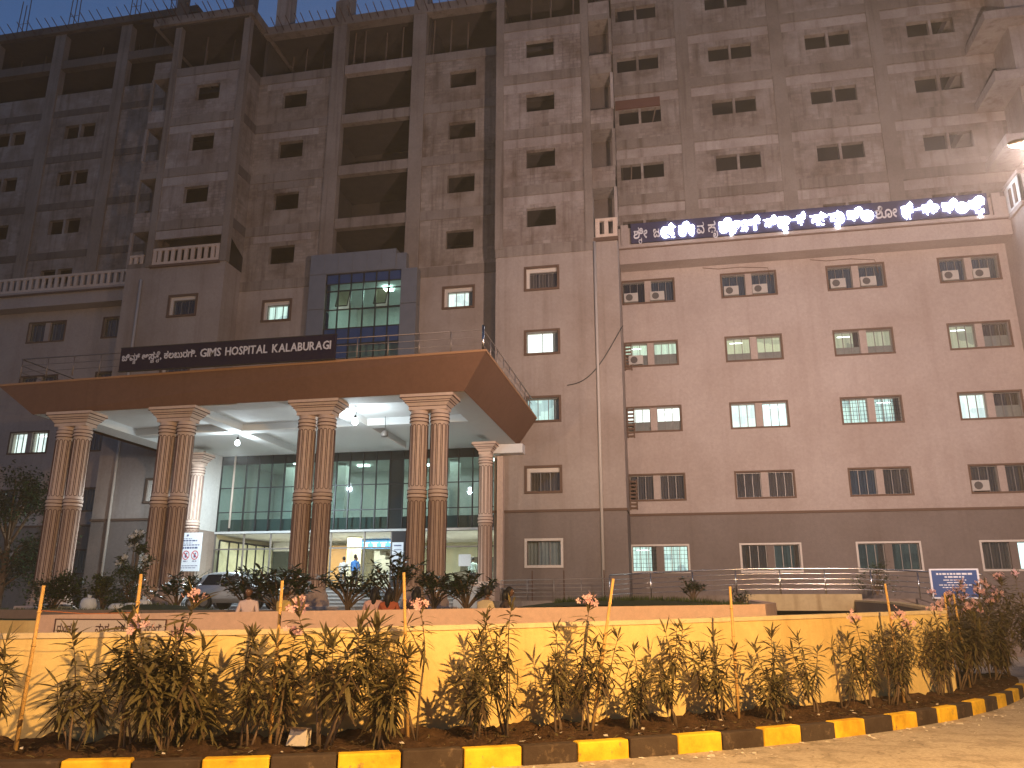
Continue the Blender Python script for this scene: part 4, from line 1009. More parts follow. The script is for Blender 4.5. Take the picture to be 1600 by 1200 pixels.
# lit institute sign on the right wing parapet
jb = thing('illuminated_sign', 'long parapet sign whose Kannada letters mostly glow white on a violet panel', 'sign', (7, 40.9, 20.8))
JX0, JX1, JY = -1.55, 16.35, 40.86
part('panel', MB().box(JX0, JX1, JY, JY+.1, 20.86, 22.02), M['navy2'], jb)
part('support', MB().box(JX0+.5, JX0+.6, JY+.1, YP+.12, 20.9, 21.9).box(JX1-.6, JX1-.5, JY+.1, YP+.12, 20.9, 21.9), M['oldsteel'], jb)
def px2x(u):      # reading position along the board (0..1600 strip units) to metres
    t = (u-38)/(1465-38); return JX0+(JX1-JX0)*(t*.96+.04*t*t)
for s, a, b, on in (('ಶ್ರೀ', 50, 112, 0), ('ಜ', 138, 166, 0), ('ಯದೇ', 172, 318, 1), ('ವ', 328, 360, 0), ('ಹೃ', 376, 416, 0), ('ದ್ರೋಗ', 424, 594, 1), ('ವಿಜ್ಞಾನ', 608, 778, 1),
                    ('ಮತ್ತು', 794, 930, 1), ('ಸಂ', 942, 1042, 1), ('ಶೋ', 1050, 1132, 0), ('ಧನಾ', 1150, 1288, 1), ('ಸಂಸ್ಥೆ', 1300, 1452, 1)):
    lettering('lit_lettering' if on else 'lettering', s, px2x(a), px2x(b), 21.10, 21.70, JY-.06, M['led'] if on else M['letter_off'], jb, .095 if on else .010, .05)
# ------------------------------------------------------------------ small fittings on the building
def ac_mesh():
    mb = MB(); mb.box(-.38, .38, 0, .26, 0, .5); return mesh(mb, M['acwhite'])
acm = ac_mesh()
fanm = mesh(MB().lathe([(.19, 0), (.19, .012), (.165, .014), (.165, .004), (.001, .004)], 0, 0, 20), plain('fan_guard', (.09, .08, .075), .6))
brm = mesh(MB().box(-.38, -.34, -.02, .34, -.05, 0).box(.34, .38, -.02, .34, -.05, 0), M['oldsteel'])
acs = [(-1.72, 4, 'first window from the tower, its left half'), (-.30, 4, 'first window from the tower, its right half'), (3.62, 4, 'second window from the tower, its left half'), (5.10, 4, 'second window from the tower, its right half'),
       (9.05, 4, 'third window from the tower, its left half'), (10.55, 4, 'third window from the tower, its right half'), (14.5, 4, 'fourth window from the tower, its left half'), (15.95, 4, 'fourth window from the tower, its right half'),
       (14.4, 1, None), (-1.6, 3, None)]
for x, k, w in acs:
    z = HR(k)-.09-WH+.05
    lab = 'white outdoor air conditioner under the lit sign, '+w if w else ('lone outdoor air conditioner in the lowest dark window row' if k == 1 else 'outdoor air conditioner in the half-lit window beside the cable ladders')
    o = thing('air_conditioner', lab, 'air conditioner', (x, YW-.1, z), 'outdoor air conditioners in the wing windows')
    inst('casing', acm, o, (x, YW-.11, z)); inst('fan_grille', fanm, o, (x-.1, YW-.11, z+.25), rot=(R(90), 0, 0)); inst('bracket', brm, o, (x, YW-.11, z))
# loose cable sagging across the tower
cp = []
for i in range(15):
    u = i/14; cp.append((-5.0+u*2.9, YT-.06-.02*math.sin(u*3), 12.6+3.0*u-.9*math.sin(math.pi*u)*(1-.3*u)))
tag(part('slack_cable', MB().tube(cp, .025, 5), M['black']), 'dark cable sagging across the right tower wall', 'cable')
# wiring over the top windows of the wing
for i, (x0, x1) in enumerate(((2.2, 5.6), (7.8, 11.0))):
    tag(part('wall_wire', MB().tube([(x0, YW-.03, 19.62), (x0+.8, YW-.04, 19.48), (x0+2, YW-.03, 19.5), (x1, YW-.03, 19.34), (x1+.1, YW-.03, 18.6)], .02, 5), M['trim']), 'thin wire over the %s top-row wing window from the tower' % ('second', 'third')[i], 'wire')

# notice boards at the entrance
M['paper'] = plain('white_board_face', (.72, .78, .84), .5, var=.05); M['red'] = plain('red_print', (.55, .04, .06), .5); M['ink'] = plain('dark_blue_print', (.08, .10, .22), .6)
nb = thing('notice_board', 'large white notice board with three red prohibition circles beside the entrance', 'notice board', (-24.6, 38.0, FL))
NX0, NX1, NY, NZ0, NZ1 = -25.35, -23.75, 38.0, 3.45, 5.38
part('panel', MB().box(NX0, NX1, NY, NY+.06, NZ0, NZ1), M['paper'], nb)
for x in (NX0+.15, NX1-.15): part('leg', MB().box(x-.03, x+.03, NY+.06, NY+.11, SITE, NZ1-.1), M['oldsteel'], nb)
pr = MB()
for z, a, b, h in ((5.08, -.25, .25, .03), (4.98, -.55, .55, .07), (4.86, -.3, .3, .03), (4.76, -.7, .7, .05), (4.62, -.65, .65, .09), (3.95, -.62, -.38, .04), (3.95, -.12, .12, .04), (3.95, .38, .62, .04), (3.72, -.7, .7, .03), (3.62, -.55, .6, .03)):
    x = (NX0+NX1)/2+a; pr = MB()
    while x < (NX0+NX1)/2+b-.01: w = min(random.uniform(.06, .2), (NX0+NX1)/2+b-x); pr.box(x, x+w, NY-.006, NY, z-h/2, z+h/2); x += w+.035
    part('print_line', pr, M['ink'], nb)
for i in (-1, 0, 1):
    cxn = (NX0+NX1)/2+i*.5; cz = 4.25; g = MB(); n = 24
    for k in range(n):
        u0, u1 = 2*math.pi*k/n, 2*math.pi*(k+1)/n
        g.quad(*[(cxn+r*math.cos(u), NY-.008, cz+r*math.sin(u)*1.15) for r, u in ((.2, u0), (.2, u1), (.165, u1), (.165, u0))])
    g.quad((cxn-.15, NY-.009, cz+.12), (cxn-.12, NY-.009, cz+.15), (cxn+.15, NY-.009, cz-.12), (cxn+.12, NY-.009, cz-.15))
    part('prohibition_sign', g, M['red'], nb, fix=False)
    part('pictogram', MB().box(cxn-.06, cxn+.05, NY-.007, NY-.001, cz-.12, cz+.02).lathe([(.001, cz+.04), (.04, cz+.06), (.04, cz+.1), (.001, cz+.12)], cxn+.03, NY-.004, 8), M['ink'], nb)
part('emblem', MB().lathe([(.001, 5.2), (.05, 5.22), (.05, 5.28), (.001, 5.3)], (NX0+NX1)/2, NY, 10), M['ink'], nb)
pn = thing('paper_notice', 'stacked white paper notices on the dark pier beside the door', 'notice', (-14.3, YC-.12, 3.6))
for z0, z1 in ((4.35, 5.0), (3.75, 4.3), (3.3, 3.7)): part('sheet', MB().box(-14.6, -13.98, YC-.14, YC-.12, z0, z1), M['paper'], pn)
part('print', MB().box(-14.5, -14.1, YC-.146, YC-.14, 4.8, 4.86).box(-14.5, -14.08, YC-.146, YC-.14, 4.6, 4.63).box(-14.5, -14.1, YC-.146, YC-.14, 4.0, 4.05), M['ink'], pn)
tag(part('door_notice', MB().box(-11.0, -10.35, YC-.09, YC-.07, 3.75, 4.35), M['paper']), 'single white paper notice taped inside the glass right of the columns', 'notice')
# blue information board by the right-hand ramp
ib = thing('information_board', 'blue information board with white border behind the pink flowers', 'sign', (9.3, 30, 2.0))
part('panel', MB().box(8.35, 9.75, 30, 30.05, 2.05, 2.92), plain('blue_board', (.035, .075, .22), .5), ib)
part('border', MB().box(8.29, 9.81, 29.985, 30.04, 2.92, 2.97).box(8.29, 9.81, 29.985, 30.04, 2.0, 2.05).box(8.29, 8.35, 29.985, 30.04, 2.05, 2.92).box(9.75, 9.81, 29.985, 30.04, 2.05, 2.92), M['letter'], ib)
for x in (8.5, 9.6): part('leg', MB().box(x-.03, x+.03, 30.05, 30.1, 0, 2.9), M['oldsteel'], ib)
pr = MB()
for z, a, b, h in ((2.80, -.55, .55, .06), (2.70, -.3, .3, .05), (2.6, -.35, .35, .03), (2.52, -.25, .3, .03), (2.44, -.5, .5, .03), (2.36, -.4, .4, .03)):
    x = 9.05+a; pr = MB()
    while x < 9.05+b-.01: w = min(random.uniform(.05, .18), 9.05+b-x); pr.box(x, x+w, 29.992, 29.999, z-h/2, z+h/2); x += w+.03
    part('print_line', pr, M['letter'], ib)
# Kannada plate on the garden wall
gw = thing('wall_plate', 'white bordered Kannada name plate on the peach garden wall', 'sign', (-12, 16.6, 1.2))
def gy(x): u = (x+14.6)/16.35; return 17.0+u-.6*math.sin(math.pi*u)
gx0, gx1 = -14.1, -11.15; ya, yb = gy(gx0)-.03, gy(gx1)-.03
def gq(x0, x1, z0, z1, d): f = lambda x: ya+(yb-ya)*(x-gx0)/(gx1-gx0)-d; return ((x0, f(x0), z0), (x1, f(x1), z0), (x1, f(x1), z1), (x0, f(x0), z1))
part('panel', MB().quad(*gq(gx0, gx1, .95, 1.385, 0)).quad(*gq(gx0, gx1, .95, 1.385, -.03)), plain('cream_plate', (.72, .58, .45), .6), gw, fix=False)
part('border', MB().quad(*gq(gx0, gx1, 1.385, 1.41, .004)).quad(*gq(gx0, gx0+.035, .95, 1.385, .004)).quad(*gq(gx1-.035, gx1, .95, 1.385, .004)), M['groove'], gw, fix=False)
for s, u0, u1 in (('ದುಂಡ', .03, .16), ('ನಾಗ', .38, .5), ('ಆಕ', .55, .64), ('ಮತ್ತು', .68, .78), ('ಸರ್ಕಾರಿ', .81, .96)):
    V, Fc = line(s, .012)
    if V:
        a_, b_ = min(p[0] for p in V), max(p[0] for p in V); x0, x1 = gx0+(gx1-gx0)*u0, gx0+(gx1-gx0)*u1; mb = MB()
        vv = [(x0+(p[0]-a_)*(x1-x0)/(b_-a_), p[1]*.24+1.12) for p in V]
        mb.add([(x, ya+(yb-ya)*(x-gx0)/(gx1-gx0)-.008, z) for x, z in vv], Fc); part('lettering', mb, M['groove'], gw, fix=False)

# ------------------------------------------------------------------ railings by the ramp
r1 = thing('ramp_railing', 'shiny stainless steel railing curving above the basement entrance', 'railing', (4, 36, 2.1))
rp = [(-2.75, 34.5, 2.02), (-1, 34.4, 2.1), (1, 34.25, 2.17), (3, 34.15, 2.22), (5, 34.15, 2.22), (6.8, 34.1, 2.2), (8.2, 33.6, 2.1), (9.4, 32.7, 1.97), (10.4, 31.5, 1.85)]
def along(P, s):
    L = 0
    for a, b in zip(P, P[1:]):
        d = (Vector(b)-Vector(a)).length
        if s <= L+d: return tuple(Vector(a).lerp(Vector(b), (s-L)/d))
        L += d
    return P[-1]
railing(r1, rp, .98, 4, [along(rp, i*1.68) for i in range(9)], M['steel'], .026, .028)
mbk = MB()
for a, b in zip(rp[:4], rp[1:4]): mbk.quad((a[0], a[1], a[2]-1.0), (b[0], b[1], b[2]-1.0), (b[0], b[1], b[2]), (a[0], a[1], a[2]))
part('kerb_upstand', mbk, M['concrete'], r1, fix=False)
r2 = thing('tower_railing', 'old thin pipe railing along the base of the right tower', 'railing', (-5.5, 38.2, 2.0))
rp2 = [(-8.1, 38.0, 2.0), (-3.0, 37.4, 2.05)]
railing(r2, rp2, .92, 4, [along(rp2, i*1.28) for i in range(5)], M['oldsteel'], .016, .02)
for i, x in enumerate((-6.6, -5.1, -3.25)): part('tall_post', MB().tube([(x, 37.9-i*.15, 1.9), (x, 37.9-i*.15, 3.35)], .028, 6), M['rust'], r2)
tag(part('tower_plinth', MB().box(-8.75, -2.2, 37.6, YT-.02, 1.55, 2.0), M['concrete']), 'rough concrete plinth edge under the tower railing', 'plinth')

# ------------------------------------------------------------------ plants
def leafmat(name, col, col2, trans=.25, rough=.55):
    m, t, N, L, B = nodes(name); B.inputs['Roughness'].default_value = rough; B.inputs['Specular IOR Level'].default_value = .35
    P = geo_pos(N); c = mixc(N, L, noise(N, L, P, 3.5, 4, .6), col, col2); L.new(c, B.inputs['Base Color'])
    tr = N.new('ShaderNodeBsdfTranslucent'); L.new(c, tr.inputs[0]); mx = N.new('ShaderNodeMixShader'); mx.inputs[0].default_value = trans
    L.new(B.outputs[0], mx.inputs[1]); L.new(tr.outputs[0], mx.inputs[2]); L.new(mx.outputs[0], N['Material Output'].inputs[0]); return m
M['leaf'] = leafmat('oleander_leaf', (.105, .085, .032), (.20, .155, .06), .35)
M['leaf_dry'] = leafmat('dry_leaf', (.11, .065, .028), (.06, .04, .02))
M['stem'] = plain('woody_stem', (.14, .09, .055), .9)
M['petal'] = leafmat('pink_petal', (.80, .46, .48), (.84, .56, .56), .35, .7)
M['leaf_dk'] = leafmat('dark_glossy_leaf', (.018, .036, .014), (.035, .062, .022), .15, .3)
M['leaf_md'] = leafmat('garden_leaf', (.04, .07, .02), (.075, .10, .03))
M['leaf_lt'] = leafmat('yellowish_leaf', (.10, .12, .03), (.15, .15, .04))
M['white_petal'] = leafmat('white_petal', (.75, .78, .80), (.8, .82, .84), .3)
def leaf(mb, p, d, L_, W, droop, rnd, m=0, segs=3):
    d = d.normalized(); side = d.cross(Vector((0, 0, 1)))
    if side.length < .05: side = Vector((1, 0, 0))
    side.normalize(); side = (side+Vector((0, 0, rnd.uniform(-.5, .5)))).normalized()
    n = len(mb.v); q = p.copy(); dd = d.copy()
    ws = [.25, 1.0, .8, 0] if segs == 3 else [.3, 1.0, 0]
    for i in range(segs+1):
        w = ws[i]*W/2
        if i == segs: mb.v.append(tuple(q))
        else: mb.v += [tuple(q-side*w), tuple(q+side*w)]
        q = q+dd*(L_/segs); dd = (dd+Vector((0, 0, -droop))).normalized()
    for i in range(segs-1): mb.f.append((n+2*i, n+2*i+1, n+2*i+3, n+2*i+2)); mb.m.append(m)
    mb.f.append((n+2*(segs-1), n+2*(segs-1)+1, n+2*segs)); mb.m.append(m)
def blossom(mb, p, rnd, n, spread, size, m=0):
    for _ in range(n):
        c = p+Vector((rnd.gauss(0, spread), rnd.gauss(0, spread), rnd.gauss(0, spread*.7)))
        ax = Vector((rnd.uniform(-1, 1), rnd.uniform(-1.2, .2), rnd.uniform(-.2, 1))).normalized()
        u = ax.orthogonal().normalized(); w = ax.cross(u)
        for k in range(5):
            t = 2*math.pi*k/5+rnd.uniform(0, .3); dr = u*math.cos(t)+w*math.sin(t); pe = ax.cross(dr)
            a = c; b = c+dr*size*.6+pe*size*.3+ax*size*.2; e = c+dr*size+ax*size*.25; f = c+dr*size*.6-pe*size*.3+ax*size*.2
            mb.quad(a, b, e, f, m)
def oleander(x, y, z, h, seed, label, nst=None, flowers=0, group='oleander shrubs along the kerb', spread=1.0, bare=.35):
    rnd = random.Random(seed); o = thing('oleander_shrub', label, 'shrub', (x, y, z), group)
    st, lf, fw = MB(), MB(), MB(); tips = []
    nst = nst or rnd.randint(2, 5); lk = rnd.uniform(.8, 1.3)
    def shoot(b, d, length, r0, lo):
        n = 7; P = [b]; q = b.copy(); dd = d.normalized()
        for i in range(n):
            dd = (dd+Vector((rnd.gauss(0, .07), rnd.gauss(0, .07), .10))).normalized(); q = q+dd*(length/n); P.append(q.copy())
        st.tube(P, [r0*(1-.7*i/n) for i in range(n+1)], 5)
        node = lo*length; ang = rnd.uniform(0, 6)
        while node < length:
            u = node/length; i = min(int(u*n), n-1); p = P[i].lerp(P[i+1], u*n-i); axis = (P[i+1]-P[i]).normalized(); up = (u-lo)/(1-lo+1e-6)
            for k in range(3):
                if rnd.random() < .12: continue
                t = ang+k*2.094+rnd.uniform(-.4, .4); out = Vector((math.cos(t), math.sin(t), 0))
                el = -.75+1.15*up+rnd.uniform(-.3, .3) if up < .85 else rnd.uniform(.3, 1.15)
                leaf(lf, p, out*math.cos(el)+axis*math.sin(el), lk*rnd.uniform(.17, .31)*(1 if up < .85 else .8), lk*rnd.uniform(.026, .038), rnd.uniform(.1, .3) if up < .85 else rnd.uniform(.03, .16), rnd, 1 if (up < .35 and rnd.random() < .4) else 0)
            ang += 1.05; node += rnd.uniform(.034, .052)*(1.25-.5*up)
        tips.append(P[-1])
    for s in range(nst):
        hh = h*(1 if s == 0 else rnd.uniform(.55, .95)); a = rnd.uniform(0, 6.283); lean = (rnd.uniform(.1, .5) if s else rnd.uniform(0, .12))*spread
        b = Vector((x+rnd.gauss(0, .04), y+rnd.gauss(0, .03), z-.05)); d = Vector((math.cos(a)*lean, math.sin(a)*lean*.6, 1)).normalized()
        fork = hh*rnd.uniform(.28, .5)*(bare/.3); mid = b+d*fork+Vector((rnd.gauss(0, .02), rnd.gauss(0, .02), 0))
        st.tube([b, b+d*fork*.5+Vector((rnd.gauss(0, .015), rnd.gauss(0, .015), 0)), mid], [.016, .014, .011], 6)
        nb = rnd.randint(2, 3) if bare < .5 else 2
        for q in range(nb):
            a2 = a+q*6.283/nb+rnd.uniform(-.6, .6); l2 = (.12 if q == 0 else rnd.uniform(.3, .75))*spread
            shoot(mid, Vector((d.x+math.cos(a2)*l2, d.y+math.sin(a2)*l2*.7, 1)), (hh-fork)*(1.0 if q == 0 else rnd.uniform(.55, .95)), .010, rnd.uniform(.02, .2))
    part('stem', st, M['stem'], o, smooth=True, fix=False); part('foliage', lf, [M['leaf'], M['leaf_dry']], o, fix=False)
    if flowers:
        for p in sorted(tips, key=lambda q: -q.z)[:flowers]:
            fw = MB(); blossom(fw, p+Vector((0, 0, .04)), rnd, rnd.randint(11, 16), .055, .045); part('flower_cluster', fw, M['petal'], o, fix=False)
    return o
SH = [(-75.6, .6, 1.40), (-74.3, .7, 1.41), (-72.97, .6, 1.46), (-71.42, .75, 1.62), (-70.42, .6, 1.82), (-69.9, .95, 1.20), (-68.97, .9, 1.41), (-68.03, .75, 1.48), (-67.05, .75, 1.41), (-66.25, .95, 1.45), (-65.72, .6, 1.72), (-64.5, .9, 1.29), (-63.8, .6, 1.37), (-62.7, .9, 1.72),
      (-60.72, .6, 1.27), (-59.45, .75, 1.77), (-58.42, .95, 1.5), (-57.5, .75, 1.47), (-56.28, .9, 1.78), (-54.6, .75, 1.22), (-52.45, .9, 1.51), (-51.6, .7, 1.25), (-50.22, .9, 1.37), (-49.2, .7, 1.24), (-48.0, .6, 1.41), (-46.7, .65, 1.36),
      (-45.0, .75, 1.3), (-43.28, .75, 1.2), (-41.25, .75, 1.56), (-39.3, .75, 1.49), (-37.6, .75, 1.62), (-35.6, .9, 1.5), (-33.9, .7, 1.62), (-31.8, .75, 1.68), (-29.5, .8, 1.8), (-27, .75, 1.9), (-24.5, .9, 2.0), (-22, .8, 2.1)]
FLW = {4: 3, 8: 1, 10: 1, 13: 1, 18: 1, 28: 1, 30: 2, 33: 1, 35: 2, 36: 3, 37: 3}
SKIP = {1, 6, 9, 11, 16, 21, 23, 25, 31}
TALL = {4: 'tall oleander with big pink clusters in front of the wall plate', 13: 'lone tall thin-stemmed oleander left of the upright stake in the middle', 15: 'tall oleander with one upright leader below the seated cream shirt', 18: 'tall oleander beside the leaning stake', 20: 'thin oleander with a single arching leader left of the vertical stake', 5: 'low spreading drooping oleander between the two tallest plants at left', 0: 'dark oleander cut by the left picture edge', 37: 'last tall pink-flowering oleander at the right picture edge', 27: 'short sparse oleander with a bare gap of yellow wall beside it'}
def ordinal(n): return ('%d' % n)+('th' if 10 <= n % 100 <= 20 else {1: 'st', 2: 'nd', 3: 'rd'}.get(n % 10, 'th'))
cnt = 0
for i, (a, d, zt_) in enumerate(SH):
    if i in SKIP: continue
    cnt += 1
    x, y = ring(a, RK-d); z0 = .2
    lab = TALL.get(i) or ('%s oleander along the kerb counted from the left, %s' % (ordinal(cnt), 'with pink flowers' if i in FLW else 'without flowers'))
    oleander(x, y, z0, (zt_-z0)*1.0, 100+i, lab, nst={4: 7, 13: 4, 20: 3, 5: 8, 27: 3}.get(i), flowers=FLW.get(i, 0), bare={13: .55, 27: .5, 20: .35, 3: .3}.get(i, .3), spread=1.5 if i == 5 else 1.1)
for i, (x, y, h) in enumerate(((6.6, 20.2, 2.15), (7.4, 21.6, 2.4), (8.4, 22.6, 2.5), (7.0, 23.6, 2.35), (9.4, 22.0, 2.6), (8.2, 20.4, 2.3), (9.2, 24.8, 2.6))):
    oleander(x, y, .05, h, 300+i, ('%s pink oleander in the tall clump below the blue board' % ('first', 'second', 'third', 'fourth', 'fifth', 'sixth', 'seventh')[i]), nst=7, flowers=4, group='tall oleanders past the wall end', spread=1.6, bare=.3)
# low weeds and leaf litter on the bed
lf = MB(); rnd = random.Random(5)
for i in range(1500):
    a = rnd.uniform(-80, -18); x, y = ring(a, RK-rnd.uniform(.22, 1.35)); p = Vector((x, y, .2)); t = rnd.uniform(0, 6.28)
    leaf(lf, p, Vector((math.cos(t), math.sin(t), rnd.uniform(-.05, .5))), rnd.uniform(.05, .15), rnd.uniform(.012, .03), .2, rnd, rnd.choice((0, 1, 1)))
tag(part('leaf_litter', lf, [M['leaf'], M['leaf_dry']], fix=False), 'fallen leaves and small weeds covering the bed soil', 'leaf litter', kind='stuff')
lt = MB()
for i in range(380):
    near = i < 270
    a = rnd.uniform(-78, -24); x, y = ring(a, RK+abs(rnd.gauss(.05, .25))+.05 if near else RK-rnd.uniform(.2, 1.2)); z = .006 if near else .21; s = rnd.uniform(.012, .05); t = rnd.uniform(0, 3.1)
    dx, dy = math.cos(t)*s, math.sin(t)*s
    lt.quad((x-dx, y-dy, z), (x+dy*.5, y-dx*.5, z+rnd.uniform(0, .02)), (x+dx, y+dy, z+rnd.uniform(0, .015)), (x-dy*.5, y+dx*.5, z))
tag(part('litter', lt, plain('paper_scrap', (.6, .52, .42), .8), fix=False), 'scraps of paper and dust along the kerb and bed', 'litter', kind='stuff')
cx_, cy2 = ring(-66.4, RK-.75)
cb = thing('crushed_carton', 'small crushed white carton lying in the bed under a shrub', 'carton', (cx_, cy2, .2))
part('carton_body', MB().frustum((cx_-.12, cx_+.12, cy2-.06, cy2+.07), .19, (cx_-.08, cx_+.11, cy2-.04, cy2+.08), .36), plain('dirty_white_card', (.6, .52, .42), .8), cb)
part('carton_flap', MB().quad((cx_-.08, cy2-.04, .36), (cx_+.11, cy2-.04, .36), (cx_+.15, cy2-.14, .40), (cx_-.1, cy2-.14, .39)), plain('dirty_white_flap', (.6, .5, .4), .8), cb, fix=False)

# bamboo stakes
M['bamboo'] = plain('bamboo_stake', (.55, .32, .10), .7, scale=8, var=.25)
for i, (a, zt_, lean, lab) in enumerate(((-74.82, 1.89, .03, 'leftmost bamboo stake beyond the wall plate'), (-71.78, 2.02, .0, 'bamboo stake left of the tall pink oleander'), (-67.28, 1.96, .0, 'upright bamboo stake between the seated pink and yellow shirts'), (-63.05, 2.07, -.09, 'bamboo stake leaning slightly left at mid picture'),
        (-55.7, 2.03, .24, 'bamboo stake leaning strongly right below the tower railing'), (-49.48, 1.96, .0, 'straight vertical bamboo stake before the wall end'), (-37.9, 2.07, -.06, 'bamboo stake in front of the grey ramp wall'), (-30.2, 1.95, .02, 'short bamboo stake at the yellow wall tip'), (-27.5, 1.95, -.05, 'bamboo stake among the pink flowers right of the wall tip'))):
    x, y = ring(a, RK-.8); h = zt_-.1; P = [(x-lean*.7+lean*1.4*u, y, .1+h*u) for u in (0, .2, .2, .42, .42, .63, .63, .83, .83, 1)]
    o = thing('bamboo_stake', lab, 'stake', (x, y, .2), 'bamboo stakes in the bed')
    part('cane', MB().tube([(P[0]), P[-1]], [.024, .018], 8), M['bamboo'], o, smooth=True)
    kn = MB()
    for u in (.22, .43, .64, .84): c = Vector(P[0]).lerp(Vector(P[-1]), u); kn.lathe([(.02, c.z-.012), (.027, c.z), (.02, c.z+.012)], c.x, c.y, 8)
    part('node_ring', kn, M['bamboo'], o)
xa, ya_ = ring(-74.82, RK-.8); xb, yb_ = ring(-71.78, RK-.8)
tag(part('string', MB().tube([(xa, ya_, 1.62), ((xa+xb)/2, (ya_+yb_)/2, 1.585), (xb, yb_, 1.6)], .004, 4), plain('orange_twine', (.5, .16, .05), .8)), 'thin orange string tied between the two leftmost stakes', 'string')

# garden plants behind the wall
def rosette_shrub(x, y, z, h, rad, seed, label, mat='leaf_dk', n=9, name='frangipani_shrub', ll=.34):
    h *= 1.12; rad *= 1.3; n = int(n*1.8)
    rnd = random.Random(seed); o = thing(name, label, 'shrub', (x, y, z), 'garden shrubs in front of the porch')
    st, lf = MB(), MB()
    for i in range(n):
        a = i*2.4+rnd.uniform(-.3, .3); rr = rad*math.sqrt(rnd.uniform(.05, 1)); hh = h*rnd.uniform(.62, 1)*(1-.25*(rr/rad)**2)
        tip = Vector((x+rr*math.cos(a), y+rr*math.sin(a)*.8, z+hh-.12)); mid = Vector((x+rr*.35*math.cos(a), y+rr*.35*math.sin(a), z+hh*.5))
        st.tube([(x, y, z-.05), (x+rr*.08*math.cos(a), y+rr*.08*math.sin(a), z+hh*.22), tuple(mid), tuple(tip)], [.035, .03, .022, .014], 6)
        for lev in range(3):
            p = mid.lerp(tip, .5+.25*lev)
            for k in range(8):
                t = k*.785+lev*.4+rnd.uniform(-.2, .2); el = rnd.uniform(-.15, .9)
                leaf(lf, p, Vector((math.cos(t)*math.cos(el), math.sin(t)*math.cos(el), math.sin(el))), ll*rnd.uniform(.6, 1.05), ll*.24, rnd.uniform(.1, .3), rnd)
    part('branch', st, M['stem'], o, smooth=True, fix=False); part('foliage', lf, M[mat], o, fix=False); return o
def bush(x, y, z, rx, ry, h, seed, label, mats, nleaf=1600, size=.11, name='garden_bush', white=0, stem_h=0):
    rnd = random.Random(seed); o = thing(name, label, 'shrub', (x, y, z), 'garden shrubs in front of the porch')
    st, lf, fw = MB(), MB(), MB(); cl = []
    for i in range(16):
        a = rnd.uniform(0, 6.28); u = rnd.random(); r = math.sqrt(rnd.random())
        cl.append((Vector((x+rx*r*math.cos(a)*(1-.4*u), y+ry*r*math.sin(a)*(1-.4*u), z+stem_h+(h-stem_h)*(.12+.78*u))), rnd.uniform(.18, .36)*min(rx, h)))
        st.tube([(x, y, z-.05), (x+(cl[-1][0].x-x)*.3, y, z+h*.3), tuple(cl[-1][0])], [.03, .02, .006], 5)
    for i in range(nleaf):
        c, r = rnd.choice(cl); p = c+Vector((rnd.gauss(0, r*.6), rnd.gauss(0, r*.6), rnd.gauss(0, r*.5)))
        leaf(lf, p, Vector((rnd.uniform(-1, 1), rnd.uniform(-1, 1), rnd.uniform(-.3, .8))), size*rnd.uniform(.6, 1.2), size*.45, .2, rnd, rnd.randrange(len(mats)), 2)
    part('branch', st, M['stem'], o, fix=False); part('foliage', lf, [M[m] for m in mats], o, fix=False)
    if white:
        for i in range(white):
            c, r = rnd.choice(cl); fw = MB(); blossom(fw, c+Vector((rnd.gauss(0, r*.5), -r*.8, r*rnd.uniform(.2, 1))), rnd, 18, .055, .065); part('flower_cluster', fw, M['white_petal'], o, fix=False)
    return o
bush(-20.3, 24.2, 1.5, 1.2, .7, 1.25, 1, 'dark spreading bush at the foot of the leftmost columns', ['leaf_dk', 'leaf_md'], 2200, .16)
bush(-18.9, 24.8, 1.5, .6, .5, 1.25, 2, 'yellowish croton between two dark bushes left of the white-flowered shrub', ['leaf_lt', 'leaf_md'], 900, .16)
bush(-17.5, 24.3, 1.5, .95, .6, 1.35, 3, 'rounded green bush below the white-flowered shrub', ['leaf_md', 'leaf_md', 'leaf_dk'], 2400, .1)
bush(-18.85, 26.0, 1.6, .62, .55, 3.0, 4, 'tall shrub topped with white flowers between the left column pairs', ['leaf_dk', 'leaf_md'], 2000, .13, 'bougainvillea', 9, .7)
rosette_shrub(-16.3, 25.0, 1.5, 1.3, .6, 11, 'small palm-like shrub left of the silver car', n=8)
rosette_shrub(-13.35, 24.2, 1.5, 1.35, .7, 12, 'dark broad-leaved shrub hiding the silver car', n=10)
rosette_shrub(-12.0, 23.7, 1.4, 1.5, .9, 13, 'dark mass of long leaves below the second left column pair', 'leaf_dk', 12, ll=.42)
rosette_shrub(-10.0, 24.3, 1.5, 1.42, .72, 14, 'glossy shrub with white-lit leaves right of the third column pair', n=11)
rosette_shrub(-8.7, 25.0, 1.55, 1.75, .75, 15, 'tallest dark rosette shrub in front of the lobby door', n=11)
rosette_shrub(-7.5, 25.2, 1.55, 1.3, .7, 16, 'glossy shrub at the foot of the rightmost column pair', n=10)
rosette_shrub(-6.2, 24.2, 1.5, 1.2, .68, 17, 'umbrella-shaped shrub on thin bare stems below the back column', n=12)
bush(-9.6, 26.2, 1.5, .5, .4, .8, 18, 'small bright green shrub on the steps line', ['leaf_md', 'leaf_lt'], 700, .09)
rosette_shrub(.5, 30.0, 1.75, 1.05, .35, 19, 'small potted-looking plant in front of the steel railing', n=5, ll=.26)
bush(1.9, 27.2, 1.7, .35, .3, .6, 20, 'tiny dark bush at the right end of the planted mound', ['leaf_dk'], 350, .09)
bush(8.4, 38.2, 2.3, .85, .5, 1.45, 21, 'dark bush under the third ground-floor window of the wing', ['leaf_dk', 'leaf_md'], 900, .12)
